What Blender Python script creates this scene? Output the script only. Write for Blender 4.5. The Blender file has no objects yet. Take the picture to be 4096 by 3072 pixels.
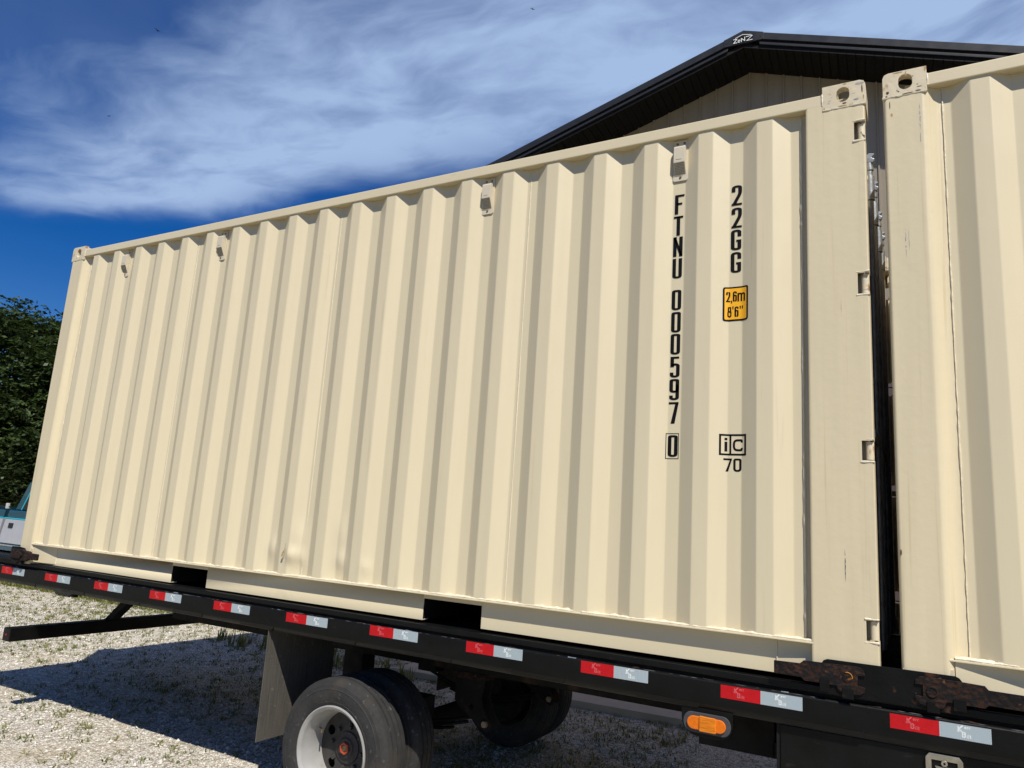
import bpy, bmesh, math, random
from mathutils import Vector, Matrix, noise
from mathutils.geometry import tessellate_polygon
random.seed(7)
sc = bpy.context.scene
COL = sc.collection
Z0 = 1.13                      # underside of the containers above the ground

# ------------------------------------------------------------------ camera
cam_d = bpy.data.cameras.new('camera'); cam = bpy.data.objects.new('camera', cam_d); COL.objects.link(cam)
cam_d.sensor_fit = 'HORIZONTAL'; cam_d.sensor_width = 36.0; cam_d.lens = 2937.21 / 4096 * 36.0
cam_d.clip_start = 0.05; cam_d.clip_end = 2000
RR = ((0.87331113, 0.48294769, 0.0639469), (-0.03545595, 0.19392583, -0.98037526), (-0.48587092, 0.85390532, 0.18648095))
M = Matrix(((RR[0][0], -RR[1][0], -RR[2][0]), (RR[0][1], -RR[1][1], -RR[2][1]), (RR[0][2], -RR[1][2], -RR[2][2])))
cam.matrix_world = Matrix.Translation((6.22621, -3.29656, 0.54258 + Z0)) @ M.to_4x4()
sc.camera = cam

# ------------------------------------------------------------------ world, sun, exposure
SUN = Vector((0.51, -0.548, 1.0)).normalized()
sun_d = bpy.data.lights.new('sun', 'SUN'); sun = bpy.data.objects.new('sun', sun_d); COL.objects.link(sun)
sun_d.energy = 5.0; sun_d.angle = math.radians(0.53); sun_d.color = (1.0, 0.95, 0.855)
sun.rotation_euler = SUN.to_track_quat('Z', 'Y').to_euler(); sun.location = (20, -20, 30)
W = bpy.data.worlds.new('World'); sc.world = W; W.use_nodes = True
wn, wl = W.node_tree.nodes, W.node_tree.links
for n in list(wn): wn.remove(n)
def wnode(t, **k):
    n = wn.new(t)
    for a, v in k.items(): setattr(n, a, v)
    return n
def wmath(op, a, b=None, c=None, clamp=False):
    n = wnode('ShaderNodeMath', operation=op, use_clamp=clamp)
    for i, v in enumerate((a, b, c)):
        if v is None: continue
        if isinstance(v, (int, float)): n.inputs[i].default_value = v
        else: wl.new(v, n.inputs[i])
    return n.outputs[0]
def wramp(v, lo, hi, smooth=True):
    n = wnode('ShaderNodeMapRange', interpolation_type='SMOOTHSTEP' if smooth else 'LINEAR')
    wl.new(v, n.inputs['Value']); n.inputs['From Min'].default_value = lo; n.inputs['From Max'].default_value = hi
    return n.outputs['Result']
sky = wnode('ShaderNodeTexSky', sky_type='NISHITA', sun_disc=False)
sky.sun_elevation = math.asin(SUN.z); sky.sun_rotation = math.atan2(SUN.x, SUN.y)
sky.altitude = 200; sky.air_density = 1.0; sky.dust_density = 0.15; sky.ozone_density = 4.0
hs = wnode('ShaderNodeHueSaturation'); hs.inputs['Hue'].default_value = 0.517; hs.inputs['Saturation'].default_value = 1.44; hs.inputs['Value'].default_value = 1.10
wl.new(sky.outputs[0], hs.inputs['Color'])
tc = wnode('ShaderNodeTexCoord'); sep = wnode('ShaderNodeSeparateXYZ'); wl.new(tc.outputs['Generated'], sep.inputs[0])
zz = wmath('MAXIMUM', sep.outputs['Z'], 0.02)
px = wmath('DIVIDE', sep.outputs['X'], zz); py = wmath('DIVIDE', sep.outputs['Y'], zz)
comb = wnode('ShaderNodeCombineXYZ'); wl.new(px, comb.inputs[0]); wl.new(py, comb.inputs[1])
def wnoise(vec, scale, detail, rough, rot=0.0, sx=1.0, sy=1.0, off=(0, 0, 0), dist=0.0):
    mp = wnode('ShaderNodeMapping'); wl.new(vec, mp.inputs['Vector'])
    mp.inputs['Rotation'].default_value = (0, 0, rot); mp.inputs['Scale'].default_value = (sx, sy, 1); mp.inputs['Location'].default_value = off
    n = wnode('ShaderNodeTexNoise'); wl.new(mp.outputs[0], n.inputs['Vector'])
    n.inputs['Scale'].default_value = scale; n.inputs['Detail'].default_value = detail; n.inputs['Roughness'].default_value = rough; n.inputs['Distortion'].default_value = dist
    return n
warp = wnoise(comb.outputs[0], 1.6, 3, 0.5, off=(3.1, 1.7, 0))
wv = wnode('ShaderNodeVectorMath', operation='MULTIPLY_ADD'); wl.new(warp.outputs['Color'], wv.inputs[0]); wv.inputs[1].default_value = (0.42, 0.42, 0); wl.new(comb.outputs[0], wv.inputs[2])
big = wnoise(wv.outputs[0], 1.9, 4, 0.55, rot=0.35, sx=0.8, sy=1.25, off=(0.4, 2.3, 0))
fib = wnoise(wv.outputs[0], 3.4, 9, 0.56, rot=-0.55, sx=0.75, sy=1.55, off=(1.3, 0.2, 0), dist=0.1)
fine = wnoise(wv.outputs[0], 8.0, 9, 0.6, rot=0.6, sx=0.7, sy=1.5, off=(5.3, 0.9, 0), dist=0.1)
dens = wmath('ADD', wmath('MULTIPLY', big.outputs['Fac'], 0.62), wmath('ADD', wmath('MULTIPLY', fib.outputs['Fac'], 0.38), wmath('MULTIPLY', fine.outputs['Fac'], 0.16)))
wy = wmath('ADD', py, wmath('MULTIPLY', wmath('SUBTRACT', warp.outputs['Fac'], 0.5), 0.30))
edge0 = wmath('SUBTRACT', wy, wmath('MULTIPLY', wmath('MAXIMUM', wmath('ADD', px, 0.75), 0.0), 0.45))
edge = wmath('ADD', edge0, wmath('MULTIPLY', wmath('MAXIMUM', wmath('SUBTRACT', -2.2, px), 0.0), 0.55))     # the bank's edge bends south in the west
far_side = wmath('SUBTRACT', 1.0, wramp(edge, 1.40, 1.80))
near_side = wramp(wmath('ADD', wy, wmath('MULTIPLY', wmath('ADD', px, 1.5), 0.14)), 0.42, 1.38)
band = wmath('MULTIPLY', far_side, near_side)
cloud = wramp(wmath('ADD', dens, wmath('MULTIPLY', band, 0.46)), 0.52, 1.10)
cloud = wmath('MULTIPLY', cloud, wmath('ADD', wmath('MULTIPLY', wramp(fib.outputs['Fac'], 0.22, 0.75), 0.5), 0.68), clamp=True)
cloud = wmath('MULTIPLY', wmath('MULTIPLY', cloud, wmath('ADD', wmath('MULTIPLY', band, 0.80), wmath('ADD', wmath('MULTIPLY', far_side, 0.19), 0.01), clamp=True)), 0.95, clamp=True)
cloud = wmath('MAXIMUM', cloud, wmath('MULTIPLY', far_side, wmath('MULTIPLY', big.outputs['Fac'], 0.22)))
cloud = wmath('MULTIPLY', cloud, wramp(sep.outputs['Z'], 0.03, 0.2))
mix = wnode('ShaderNodeMix', data_type='RGBA'); wl.new(cloud, mix.inputs['Factor']); wl.new(hs.outputs[0], mix.inputs['A']); mix.inputs['B'].default_value = (5.3, 7.2, 10.7, 1)
bg = wnode('ShaderNodeBackground'); bg.inputs['Strength'].default_value = 0.07; wl.new(mix.outputs['Result'], bg.inputs['Color'])
wo = wnode('ShaderNodeOutputWorld'); wl.new(bg.outputs[0], wo.inputs['Surface'])
sc.view_settings.view_transform = 'Standard'; sc.view_settings.look = 'None'; sc.view_settings.exposure = 0.08; sc.view_settings.gamma = 1.0
sc.view_settings.use_curve_mapping = False

# ------------------------------------------------------------------ materials
def mat(name, base, rough=0.5, metal=0.0, var=0.0, vscale=6.0, stretch=(1, 1, 1), bump=0.0, bscale=60.0, spots=None, spec=None, coat=0.0):
    """principled paint with noise mottling; spots = list of (colour, scale, lo, hi, stretch) laid over by noise"""
    m = bpy.data.materials.new(name); m.use_nodes = True
    nt = m.node_tree; N, L = nt.nodes, nt.links
    b = N['Principled BSDF']; b.inputs['Roughness'].default_value = rough; b.inputs['Metallic'].default_value = metal
    if spec is not None: b.inputs['Specular IOR Level'].default_value = spec
    if coat: b.inputs['Coat Weight'].default_value = coat
    t = N.new('ShaderNodeTexCoord')
    def nz(scale, st, detail=6):
        mp = N.new('ShaderNodeMapping'); L.new(t.outputs['Object'], mp.inputs[0]); mp.inputs['Scale'].default_value = st
        n = N.new('ShaderNodeTexNoise'); L.new(mp.outputs[0], n.inputs['Vector']); n.inputs['Scale'].default_value = scale; n.inputs['Detail'].default_value = detail
        return n.outputs['Fac']
    def mr(v, a, c, d=0.0, e=1.0):
        r = N.new('ShaderNodeMapRange'); L.new(v, r.inputs[0])
        r.inputs[1].default_value = a; r.inputs[2].default_value = c; r.inputs[3].default_value = d; r.inputs[4].default_value = e
        return r.outputs[0]
    col = None
    rgb = N.new('ShaderNodeRGB'); rgb.outputs[0].default_value = (*base, 1); col = rgb.outputs[0]
    if var:
        h = N.new('ShaderNodeHueSaturation'); L.new(col, h.inputs['Color'])
        L.new(mr(nz(vscale, stretch), 0.3, 0.7, 1 - var, 1 + var), h.inputs['Value']); col = h.outputs[0]
    for c, s, lo, hi, st in (spots or []):
        x = N.new('ShaderNodeMix'); x.data_type = 'RGBA'
        L.new(mr(nz(s, st, 8), lo, hi), x.inputs['Factor']); L.new(col, x.inputs['A']); x.inputs['B'].default_value = (*c, 1); col = x.outputs['Result']
    L.new(col, b.inputs['Base Color'])
    if bump:
        bp = N.new('ShaderNodeBump'); bp.inputs['Strength'].default_value = bump; bp.inputs['Distance'].default_value = 0.01
        L.new(nz(bscale, (1, 1, 1)), bp.inputs['Height']); L.new(bp.outputs[0], b.inputs['Normal'])
    L.new(mr(nz(vscale * 2.3, (1, 1, 1)), 0.3, 0.7, rough * 0.88, min(1, rough * 1.12)), b.inputs['Roughness'])
    return m
CREAM = (0.685, 0.597, 0.408)
M_cream = mat('cream_paint', CREAM, 0.42, var=0.02, vscale=3.0, stretch=(5, 5, 0.35), bump=0.05, bscale=9,
              spots=[((0.50, 0.42, 0.27), 5.0, 0.66, 0.98, (5, 5, 0.25)), ((0.42, 0.37, 0.28), 70, 0.77, 0.82, (1, 1, 1))])
M_rail = mat('cream_rail_paint', CREAM, 0.42, var=0.02, vscale=2.0, bump=0.05, bscale=9, spots=[((0.50, 0.42, 0.27), 3.0, 0.66, 0.9, (1, 1, 3)), ((0.34, 0.17, 0.06), 40, 0.79, 0.83, (1, 1, 1))])
M_post = mat('cream_post_paint', (0.68, 0.585, 0.392), 0.45, var=0.04, vscale=3.0, stretch=(6, 6, 0.3), bump=0.09, bscale=28,
             spots=[((0.52, 0.41, 0.22), 4.0, 0.60, 0.85, (14, 14, 0.22)), ((0.36, 0.35, 0.34), 6.0, 0.73, 0.80, (9, 9, 0.5)), ((0.40, 0.34, 0.24), 60, 0.74, 0.79, (1, 1, 1))])
M_cast = mat('chipped_cream_casting', (0.66, 0.57, 0.40), 0.5, var=0.05, vscale=12, bump=0.2, bscale=30,
             spots=[((0.30, 0.33, 0.36), 16, 0.63, 0.70, (1, 1, 3)), ((0.30, 0.13, 0.03), 24, 0.60, 0.70, (1, 1, 0.6)), ((0.06, 0.035, 0.02), 34, 0.655, 0.69, (1, 1, 1))])
M_weld = mat('cream_weld_bead', (0.72, 0.65, 0.49), 0.45, var=0.05, vscale=20, bump=0.4, bscale=60, spots=[((0.32, 0.13, 0.03), 26, 0.70, 0.75, (1, 1, 1))])
M_vent = mat('cream_vent_plastic', (0.62, 0.55, 0.42), 0.5, var=0.03, vscale=20)
M_grille = mat('vent_mesh', (0.10, 0.08, 0.05), 0.7, var=0.3, vscale=220)
M_screw = mat('screw_steel', (0.22, 0.16, 0.09), 0.5, 0.6, var=0.3, vscale=40)
M_ink = mat('black_vinyl', (0.004, 0.004, 0.005), 0.6, spec=0.15)
M_yellow = mat('yellow_vinyl', (0.92, 0.45, 0.010), 0.4)
M_black = mat('black_trailer_paint', (0.0042, 0.0042, 0.0040), 0.42, var=0.35, vscale=5, stretch=(0.6, 1, 2), bump=0.12, bscale=40, spec=0.28,
              spots=[((0.022, 0.020, 0.018), 22, 0.66, 0.78, (0.6, 1, 1.4)), ((0.10, 0.09, 0.08), 55, 0.76, 0.79, (1, 1, 1))])
M_under = mat('dull_black_underframe', (0.008, 0.0075, 0.007), 0.8, spec=0.25, var=0.4, vscale=6, bump=0.2, bscale=30,
              spots=[((0.05, 0.026, 0.014), 7, 0.58, 0.75, (1, 1, 1))])
M_rust = mat('rusted_plate', (0.038, 0.0175, 0.011), 0.85, spec=0.2, var=0.4, vscale=22, bump=0.5, bscale=70,
             spots=[((0.011, 0.010, 0.010), 55, 0.44, 0.54, (0.8, 1, 1.5)), ((0.009, 0.008, 0.008), 13, 0.53, 0.62, (0.8, 1, 1.6)), ((0.22, 0.08, 0.018), 40, 0.67, 0.74, (1, 1, 1))])
M_blackrust = mat('chipped_black_plate', (0.0042, 0.0042, 0.0042), 0.5, spec=0.2, var=0.3, vscale=8, bump=0.2, bscale=40,
                  spots=[((0.055, 0.025, 0.015), 14, 0.61, 0.68, (1, 1, 1)), ((0.06, 0.055, 0.05), 40, 0.7, 0.75, (1, 1, 1))])
M_steel = mat('galvanised_steel', (0.34, 0.36, 0.39), 0.42, 0.75, var=0.18, vscale=25, bump=0.1, bscale=50)
M_tyre = mat('worn_tyre_rubber', (0.024, 0.023, 0.022), 0.85, var=0.3, vscale=10, bump=0.35, bscale=60,
             spots=[((0.085, 0.085, 0.085), 34, 0.62, 0.72, (1, 1, 1)), ((0.050, 0.040, 0.030), 6, 0.52, 0.75, (1, 1, 1))])
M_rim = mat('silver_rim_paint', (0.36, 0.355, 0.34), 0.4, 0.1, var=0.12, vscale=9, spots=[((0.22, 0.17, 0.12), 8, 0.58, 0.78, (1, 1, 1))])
M_disc = mat('dark_wheel_disc', (0.035, 0.032, 0.029), 0.7, var=0.4, vscale=12, bump=0.2, bscale=50)
M_redcap = mat('red_hub_nut', (0.42, 0.06, 0.025), 0.5, var=0.2, vscale=60)
M_flap = mat('mudflap_rubber', (0.080, 0.072, 0.061), 0.9, var=0.25, vscale=5, stretch=(1, 20, 1), bump=0.2, bscale=80, spots=[((0.14, 0.12, 0.095), 30, 0.62, 0.72, (1, 1, 1))])
M_amber = mat('amber_lens', (0.75, 0.17, 0.008), 0.22, var=0.12, vscale=70, coat=0.4)
M_amber2 = mat('amber_lens_core', (0.70, 0.20, 0.012), 0.2, var=0.3, vscale=120, stretch=(0.2, 1, 3), coat=0.5)
M_rubber = mat('grommet_rubber', (0.05, 0.052, 0.058), 0.7, var=0.2, vscale=20)
M_chrome = mat('paddle_latch_steel', (0.55, 0.5, 0.4), 0.35, 0.8, var=0.2, vscale=30)
M_redtape = mat('red_reflective_vinyl', (0.50, 0.006, 0.012), 0.3, var=0.08, vscale=60)
M_redprint = mat('pale_red_print', (0.66, 0.12, 0.13), 0.35)
M_whiteprint = mat('pale_grey_print', (0.82, 0.85, 0.84), 0.4)
M_fascia = mat('charcoal_metal_trim', (0.018, 0.018, 0.019), 0.4, var=0.1, vscale=3)
M_soffit = mat('black_soffit', (0.006, 0.0055, 0.005), 0.6, spec=0.2, var=0.15, vscale=4)
M_roof = mat('charcoal_metal_roof', (0.02, 0.02, 0.022), 0.45, var=0.1, vscale=3)
M_siding = mat('taupe_steel_siding', (0.265, 0.225, 0.17), 0.45, var=0.06, vscale=3, stretch=(8, 8, 0.4))
M_brown = mat('brown_door_slat', (0.062, 0.046, 0.045), 0.6, var=0.12, vscale=6)
M_dark = mat('dark_glass_band', (0.008, 0.009, 0.011), 0.15)
M_white = mat('white_sign_vinyl', (0.80, 0.82, 0.80), 0.4)
M_concrete = mat('concrete', (0.46, 0.42, 0.37), 0.85, var=0.12, vscale=2.5, bump=0.2, bscale=60, spots=[((0.12, 0.10, 0.09), 40, 0.72, 0.76, (1, 1, 1))])
M_teal = mat('teal_car_paint', (0.0, 0.065, 0.115), 0.3, 0.2, var=0.05, coat=0.6)
M_shadewhite = mat('shaded_white_car_paint', (0.50, 0.51, 0.56), 0.35, 0.25, var=0.04, coat=0.5)  # white body paint greyed, so its shade sits in the base colour
M_cyan = mat('cyan_pinstripe', (0.02, 0.42, 0.52), 0.35)
M_trim = mat('black_plastic_trim', (0.012, 0.012, 0.013), 0.6)
M_glass = mat('tinted_car_glass', (0.01, 0.014, 0.02), 0.06, coat=0.5)
M_bird = mat('dark_plumage', (0.012, 0.012, 0.012), 0.8)
M_bark = mat('bark', (0.06, 0.045, 0.032), 0.9, var=0.3, vscale=6, bump=0.6, bscale=14)
M_scuff = mat('blue_grey_scuff', (0.33, 0.335, 0.34), 0.6, var=0.4, vscale=60)
M_scratch = mat('dark_scratch', (0.11, 0.11, 0.115), 0.6, var=0.6, vscale=80)

def silver_tape():
    m = bpy.data.materials.new('silver_reflective_vinyl'); m.use_nodes = True; N, L = m.node_tree.nodes, m.node_tree.links
    b = N['Principled BSDF']; b.inputs['Roughness'].default_value = 0.3
    t = N.new('ShaderNodeTexCoord'); s = N.new('ShaderNodeSeparateXYZ'); L.new(t.outputs['Object'], s.inputs[0])
    def mth(op, a, c):
        n = N.new('ShaderNodeMath'); n.operation = op
        for i, v in enumerate((a, c)):
            if isinstance(v, (int, float)): n.inputs[i].default_value = v
            else: L.new(v, n.inputs[i])
        return n.outputs[0]
    zig = mth('PINGPONG', s.outputs['Z'], 0.0045)                        # herringbone relief of the film
    st = mth('FRACT', mth('DIVIDE', mth('ADD', s.outputs['X'], zig), 0.0062), 0)
    r = N.new('ShaderNodeMapRange'); L.new(st, r.inputs[0]); r.inputs[1].default_value = 0.42; r.inputs[2].default_value = 0.58
    x = N.new('ShaderNodeMix'); x.data_type = 'RGBA'; L.new(r.outputs[0], x.inputs['Factor'])
    x.inputs['A'].default_value = (0.25, 0.32, 0.36, 1); x.inputs['B'].default_value = (0.50, 0.57, 0.59, 1)
    L.new(x.outputs['Result'], b.inputs['Base Color']); return m
M_silvertape = silver_tape()

def gravel_mat():
    m = bpy.data.materials.new('limestone_gravel'); m.use_nodes = True; N, L = m.node_tree.nodes, m.node_tree.links
    b = N['Principled BSDF']; b.inputs['Roughness'].default_value = 0.95
    t = N.new('ShaderNodeTexCoord')
    def vor(s, f='F1'):
        v = N.new('ShaderNodeTexVoronoi'); v.feature = f; L.new(t.outputs['Object'], v.inputs['Vector']); v.inputs['Scale'].default_value = s; return v
    def nz(s, d=5):
        n = N.new('ShaderNodeTexNoise'); L.new(t.outputs['Object'], n.inputs['Vector']); n.inputs['Scale'].default_value = s; n.inputs['Detail'].default_value = d; return n.outputs['Fac']
    v1 = vor(38); v2 = vor(85)
    cr = N.new('ShaderNodeValToRGB'); e = cr.color_ramp.elements
    e[0].position = 0.0; e[0].color = (0.40, 0.36, 0.29, 1); e[1].position = 1.0; e[1].color = (0.92, 0.89, 0.81, 1)
    k = e.new(0.35); k.color = (0.72, 0.67, 0.585, 1); k = e.new(0.75); k.color = (0.84, 0.80, 0.715, 1)
    sp = N.new('ShaderNodeSeparateColor'); L.new(v1.outputs['Color'], sp.inputs[0]); L.new(sp.outputs[0], cr.inputs[0])
    # darker gaps between stones, then grime and dead stalks in patches
    def over(col, fac, lo, hi, c, amt=1.0):
        r = N.new('ShaderNodeMapRange'); L.new(fac, r.inputs[0]); r.inputs[1].default_value = lo; r.inputs[2].default_value = hi; r.inputs[4].default_value = amt
        x = N.new('ShaderNodeMix'); x.data_type = 'RGBA'; L.new(r.outputs[0], x.inputs['Factor']); L.new(col, x.inputs['A']); x.inputs['B'].default_value = (*c, 1); return x.outputs['Result']
    c = over(cr.outputs[0], v2.outputs['Distance'], 0.42, 0.62, (0.15, 0.12, 0.08), 0.7)
    c = over(c, nz(9.0, 8), 0.61, 0.70, (0.24, 0.19, 0.10), 0.6)
    c = over(c, nz(1.3), 0.45, 0.75, (0.46, 0.37, 0.23), 0.5)
    c = over(c, nz(0.35), 0.60, 0.75, (0.20, 0.21, 0.09), 0.5)
    L.new(c, b.inputs['Base Color'])
    ad = N.new('ShaderNodeMath'); ad.operation = 'ADD'; L.new(v1.outputs['Distance'], ad.inputs[0]); L.new(v2.outputs['Distance'], ad.inputs[1])
    bp = N.new('ShaderNodeBump'); bp.invert = True; bp.inputs['Strength'].default_value = 0.8; bp.inputs['Distance'].default_value = 0.012
    L.new(ad.outputs[0], bp.inputs['Height']); L.new(bp.outputs[0], b.inputs['Normal']); return m
M_gravel = gravel_mat()
M_bounce = mat('dark_bounce_dirt', (0.115, 0.095, 0.045), 0.95, var=0.4, vscale=3, bump=0.6, bscale=120, spots=[((0.12, 0.11, 0.05), 2, 0.55, 0.75, (1, 1, 1))])
def leafmat(name, c1, c2):
    m = bpy.data.materials.new(name); m.use_nodes = True; N, L = m.node_tree.nodes, m.node_tree.links
    b = N['Principled BSDF']; b.inputs['Roughness'].default_value = 0.55
    g = N.new('ShaderNodeNewGeometry'); x = N.new('ShaderNodeMix'); x.data_type = 'RGBA'
    L.new(g.outputs['Random Per Island'], x.inputs['Factor']); x.inputs['A'].default_value = (*c1, 1); x.inputs['B'].default_value = (*c2, 1)
    L.new(x.outputs['Result'], b.inputs['Base Color'])
    tr = N.new('ShaderNodeBsdfTranslucent'); L.new(x.outputs['Result'], tr.inputs['Color'])
    mx = N.new('ShaderNodeMixShader'); mx.inputs[0].default_value = 0.25; L.new(b.outputs[0], mx.inputs[1]); L.new(tr.outputs[0], mx.inputs[2])
    L.new(mx.outputs[0], N['Material Output'].inputs['Surface']); return m
M_leaf = leafmat('locust_leaf', (0.016, 0.036, 0.008), (0.060, 0.092, 0.018))
M_weed = leafmat('weed_leaf', (0.085, 0.16, 0.022), (0.29, 0.23, 0.085))
M_stone = leafmat('loose_stone', (0.50, 0.44, 0.36), (0.90, 0.86, 0.77))

# ------------------------------------------------------------------ object helpers
def put(o, label=None, cat=None, group=None, kind=None):
    for k, v in (('label', label), ('category', cat), ('group', group), ('kind', kind)):
        if v: o[k] = v
    return o
def thing(name, loc, label, cat, group=None, rz=0.0):
    o = bpy.data.objects.new(name, None); COL.objects.link(o); o.location = loc; o.rotation_euler = (0, 0, rz); o.empty_display_size = 0.2
    return put(o, label, cat, group)
class MB:
    """collects shapes; build() links them as ONE mesh object"""
    def __init__(s): s.v = []; s.f = []
    def add(s, vs, fs):
        n = len(s.v); s.v += [tuple(p) for p in vs]; s.f += [tuple(i + n for i in f) for f in fs]; return s
    def box(s, x0, x1, y0, y1, z0, z1):
        return s.add([(x0, y0, z0), (x1, y0, z0), (x1, y1, z0), (x0, y1, z0), (x0, y0, z1), (x1, y0, z1), (x1, y1, z1), (x0, y1, z1)],
                     [(0, 3, 2, 1), (4, 5, 6, 7), (0, 1, 5, 4), (1, 2, 6, 5), (2, 3, 7, 6), (3, 0, 4, 7)])
    def prism(s, poly, axis, a, b, holes=()):
        """polygon in the two other axes extruded along axis from a to b"""
        def P(q, t):
            return {'x': (t, q[0], q[1]), 'y': (q[0], t, q[1]), 'z': (q[0], q[1], t)}[axis]
        loops = [list(poly)] + [list(h) for h in holes]
        flat = [q for l in loops for q in l]
        tri = tessellate_polygon([[Vector((q[0], q[1], 0)) for q in l] for l in loops])
        n = len(flat); vs = [P(q, a) for q in flat] + [P(q, b) for q in flat]
        fs = [tuple(t) for t in tri] + [tuple(i + n for i in reversed(t)) for t in tri] if holes else [tuple(range(n)), tuple(range(2 * n - 1, n - 1, -1))]
        k = 0
        for l in loops:
            m = len(l)
            for i in range(m): j = (i + 1) % m; fs.append((k + i, k + j, k + j + n, k + i + n))
            k += m
        return s.add(vs, fs)
    def tube(s, pts, r, n=10, cap=True):
        pts = [Vector(p) for p in pts]; rs = r if isinstance(r, (list, tuple)) else [r] * len(pts); vs = []; fs = []
        up = Vector((0.13, 0.21, 0.97))
        for i, p in enumerate(pts):
            d = (pts[min(i + 1, len(pts) - 1)] - pts[max(i - 1, 0)]).normalized()
            u = d.cross(up);  u = u if u.length > 0.05 else d.cross(Vector((1, 0, 0))); u.normalize(); w = d.cross(u)
            for k in range(n):
                a = 2 * math.pi * k / n; vs.append(p + (u * math.cos(a) + w * math.sin(a)) * rs[i])
        for i in range(len(pts) - 1):
            for k in range(n): fs.append((i * n + k, i * n + (k + 1) % n, (i + 1) * n + (k + 1) % n, (i + 1) * n + k))
        if cap: fs += [tuple(range(n - 1, -1, -1)), tuple(range((len(pts) - 1) * n, len(pts) * n))]
        return s.add(vs, fs)
    def lathe_y(s, prof, cx, cz, n=48, closed=False):
        """profile of (y, r) turned about the y direction"""
        m = len(prof); vs = []; fs = []
        for k in range(n):
            a = 2 * math.pi * k / n
            vs += [(cx + r * math.cos(a), y, cz + r * math.sin(a)) for y, r in prof]
        for k in range(n):
            j = (k + 1) % n
            for i in range(m if closed else m - 1):
                i2 = (i + 1) % m; fs.append((k * m + i, k * m + i2, j * m + i2, j * m + i))
        return s.add(vs, fs)
    def build(s, name, material, parent=None, bevel=0.0, smooth=False, loc=None, kind=None, segs=2):
        me = bpy.data.meshes.new(name); me.from_pydata(s.v, [], s.f)
        bm = bmesh.new(); bm.from_mesh(me)
        bmesh.ops.recalc_face_normals(bm, faces=bm.faces)
        if bevel:
            bmesh.ops.remove_doubles(bm, verts=bm.verts, dist=1e-5)
            es = [e for e in bm.edges if len(e.link_faces) == 2 and e.calc_face_angle(0) > 0.5]
            bmesh.ops.bevel(bm, geom=es, offset=bevel, segments=segs, affect='EDGES', profile=0.5, clamp_overlap=True)
        bm.to_mesh(me); bm.free()
        if smooth or bevel:
            me.shade_smooth()
            me.set_sharp_from_angle(angle=math.radians(38 if smooth is True else 30))
        me.materials.append(material)
        o = bpy.data.objects.new(name, me); COL.objects.link(o)
        if (smooth is True or bevel) and len(s.f) < 60000:
            wm = o.modifiers.new('weighted_normal', 'WEIGHTED_NORMAL'); wm.keep_sharp = True; wm.weight = 80
        if parent: o.parent = parent
        if loc: o.location = loc
        if kind: o['kind'] = kind
        return o
def copy_tree(o, parent=None):
    c = o.copy(); COL.objects.link(c); c.parent = parent
    for ch in list(o.children): copy_tree(ch, c)
    return c
def inst(src, parent, loc):
    c = src.copy(); COL.objects.link(c); c.parent = parent; c.location = loc
    for ch in list(src.children):
        d = ch.copy(); COL.objects.link(d); d.parent = c
    return c

# ------------------------------------------------------------------ stroke lettering (flat print)
def rpath(pts, rad, n=5):
    out = [Vector(pts[0]).to_2d()]
    for i in range(1, len(pts) - 1):
        p0, p, p1 = (Vector(pts[j]).to_2d() for j in (i - 1, i, i + 1)); r = rad if not isinstance(rad, (list, tuple)) else rad[i]
        if r <= 0: out.append(p); continue
        a = (p0 - p); b = (p1 - p); r1 = min(r, a.length * 0.5, b.length * 0.5)
        A = p + a.normalized() * r1; B = p + b.normalized() * r1
        for k in range(n + 1):
            t = k / n; out.append(A * (1 - t) ** 2 + p * 2 * t * (1 - t) + B * t * t)
    out.append(Vector(pts[-1]).to_2d()); return out
def stroke(path, w, closed=False):
    """polyline to quads with mitred corners"""
    P = [Vector(p).to_2d() for p in path]
    if closed and (P[0] - P[-1]).length < 1e-6: P.pop()
    n = len(P); L_, R_ = [], []
    for i in range(n):
        a = P[i - 1] if (closed or i > 0) else None; b = P[(i + 1) % n] if (closed or i < n - 1) else None
        d1 = (P[i] - a).normalized() if a is not None else None; d2 = (b - P[i]).normalized() if b is not None else None
        if d1 is None: d1 = d2
        if d2 is None: d2 = d1
        t = (d1 + d2); t = t.normalized() if t.length > 1e-6 else d1
        nrm = Vector((-t.y, t.x)); c = max(0.45, nrm.dot(Vector((-d1.y, d1.x))))
        L_.append(P[i] + nrm * w / 2 / c); R_.append(P[i] - nrm * w / 2 / c)
    q = [(L_[i], R_[i], R_[(i + 1) % n], L_[(i + 1) % n]) for i in range(n if closed else n - 1)]
    return q
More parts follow.
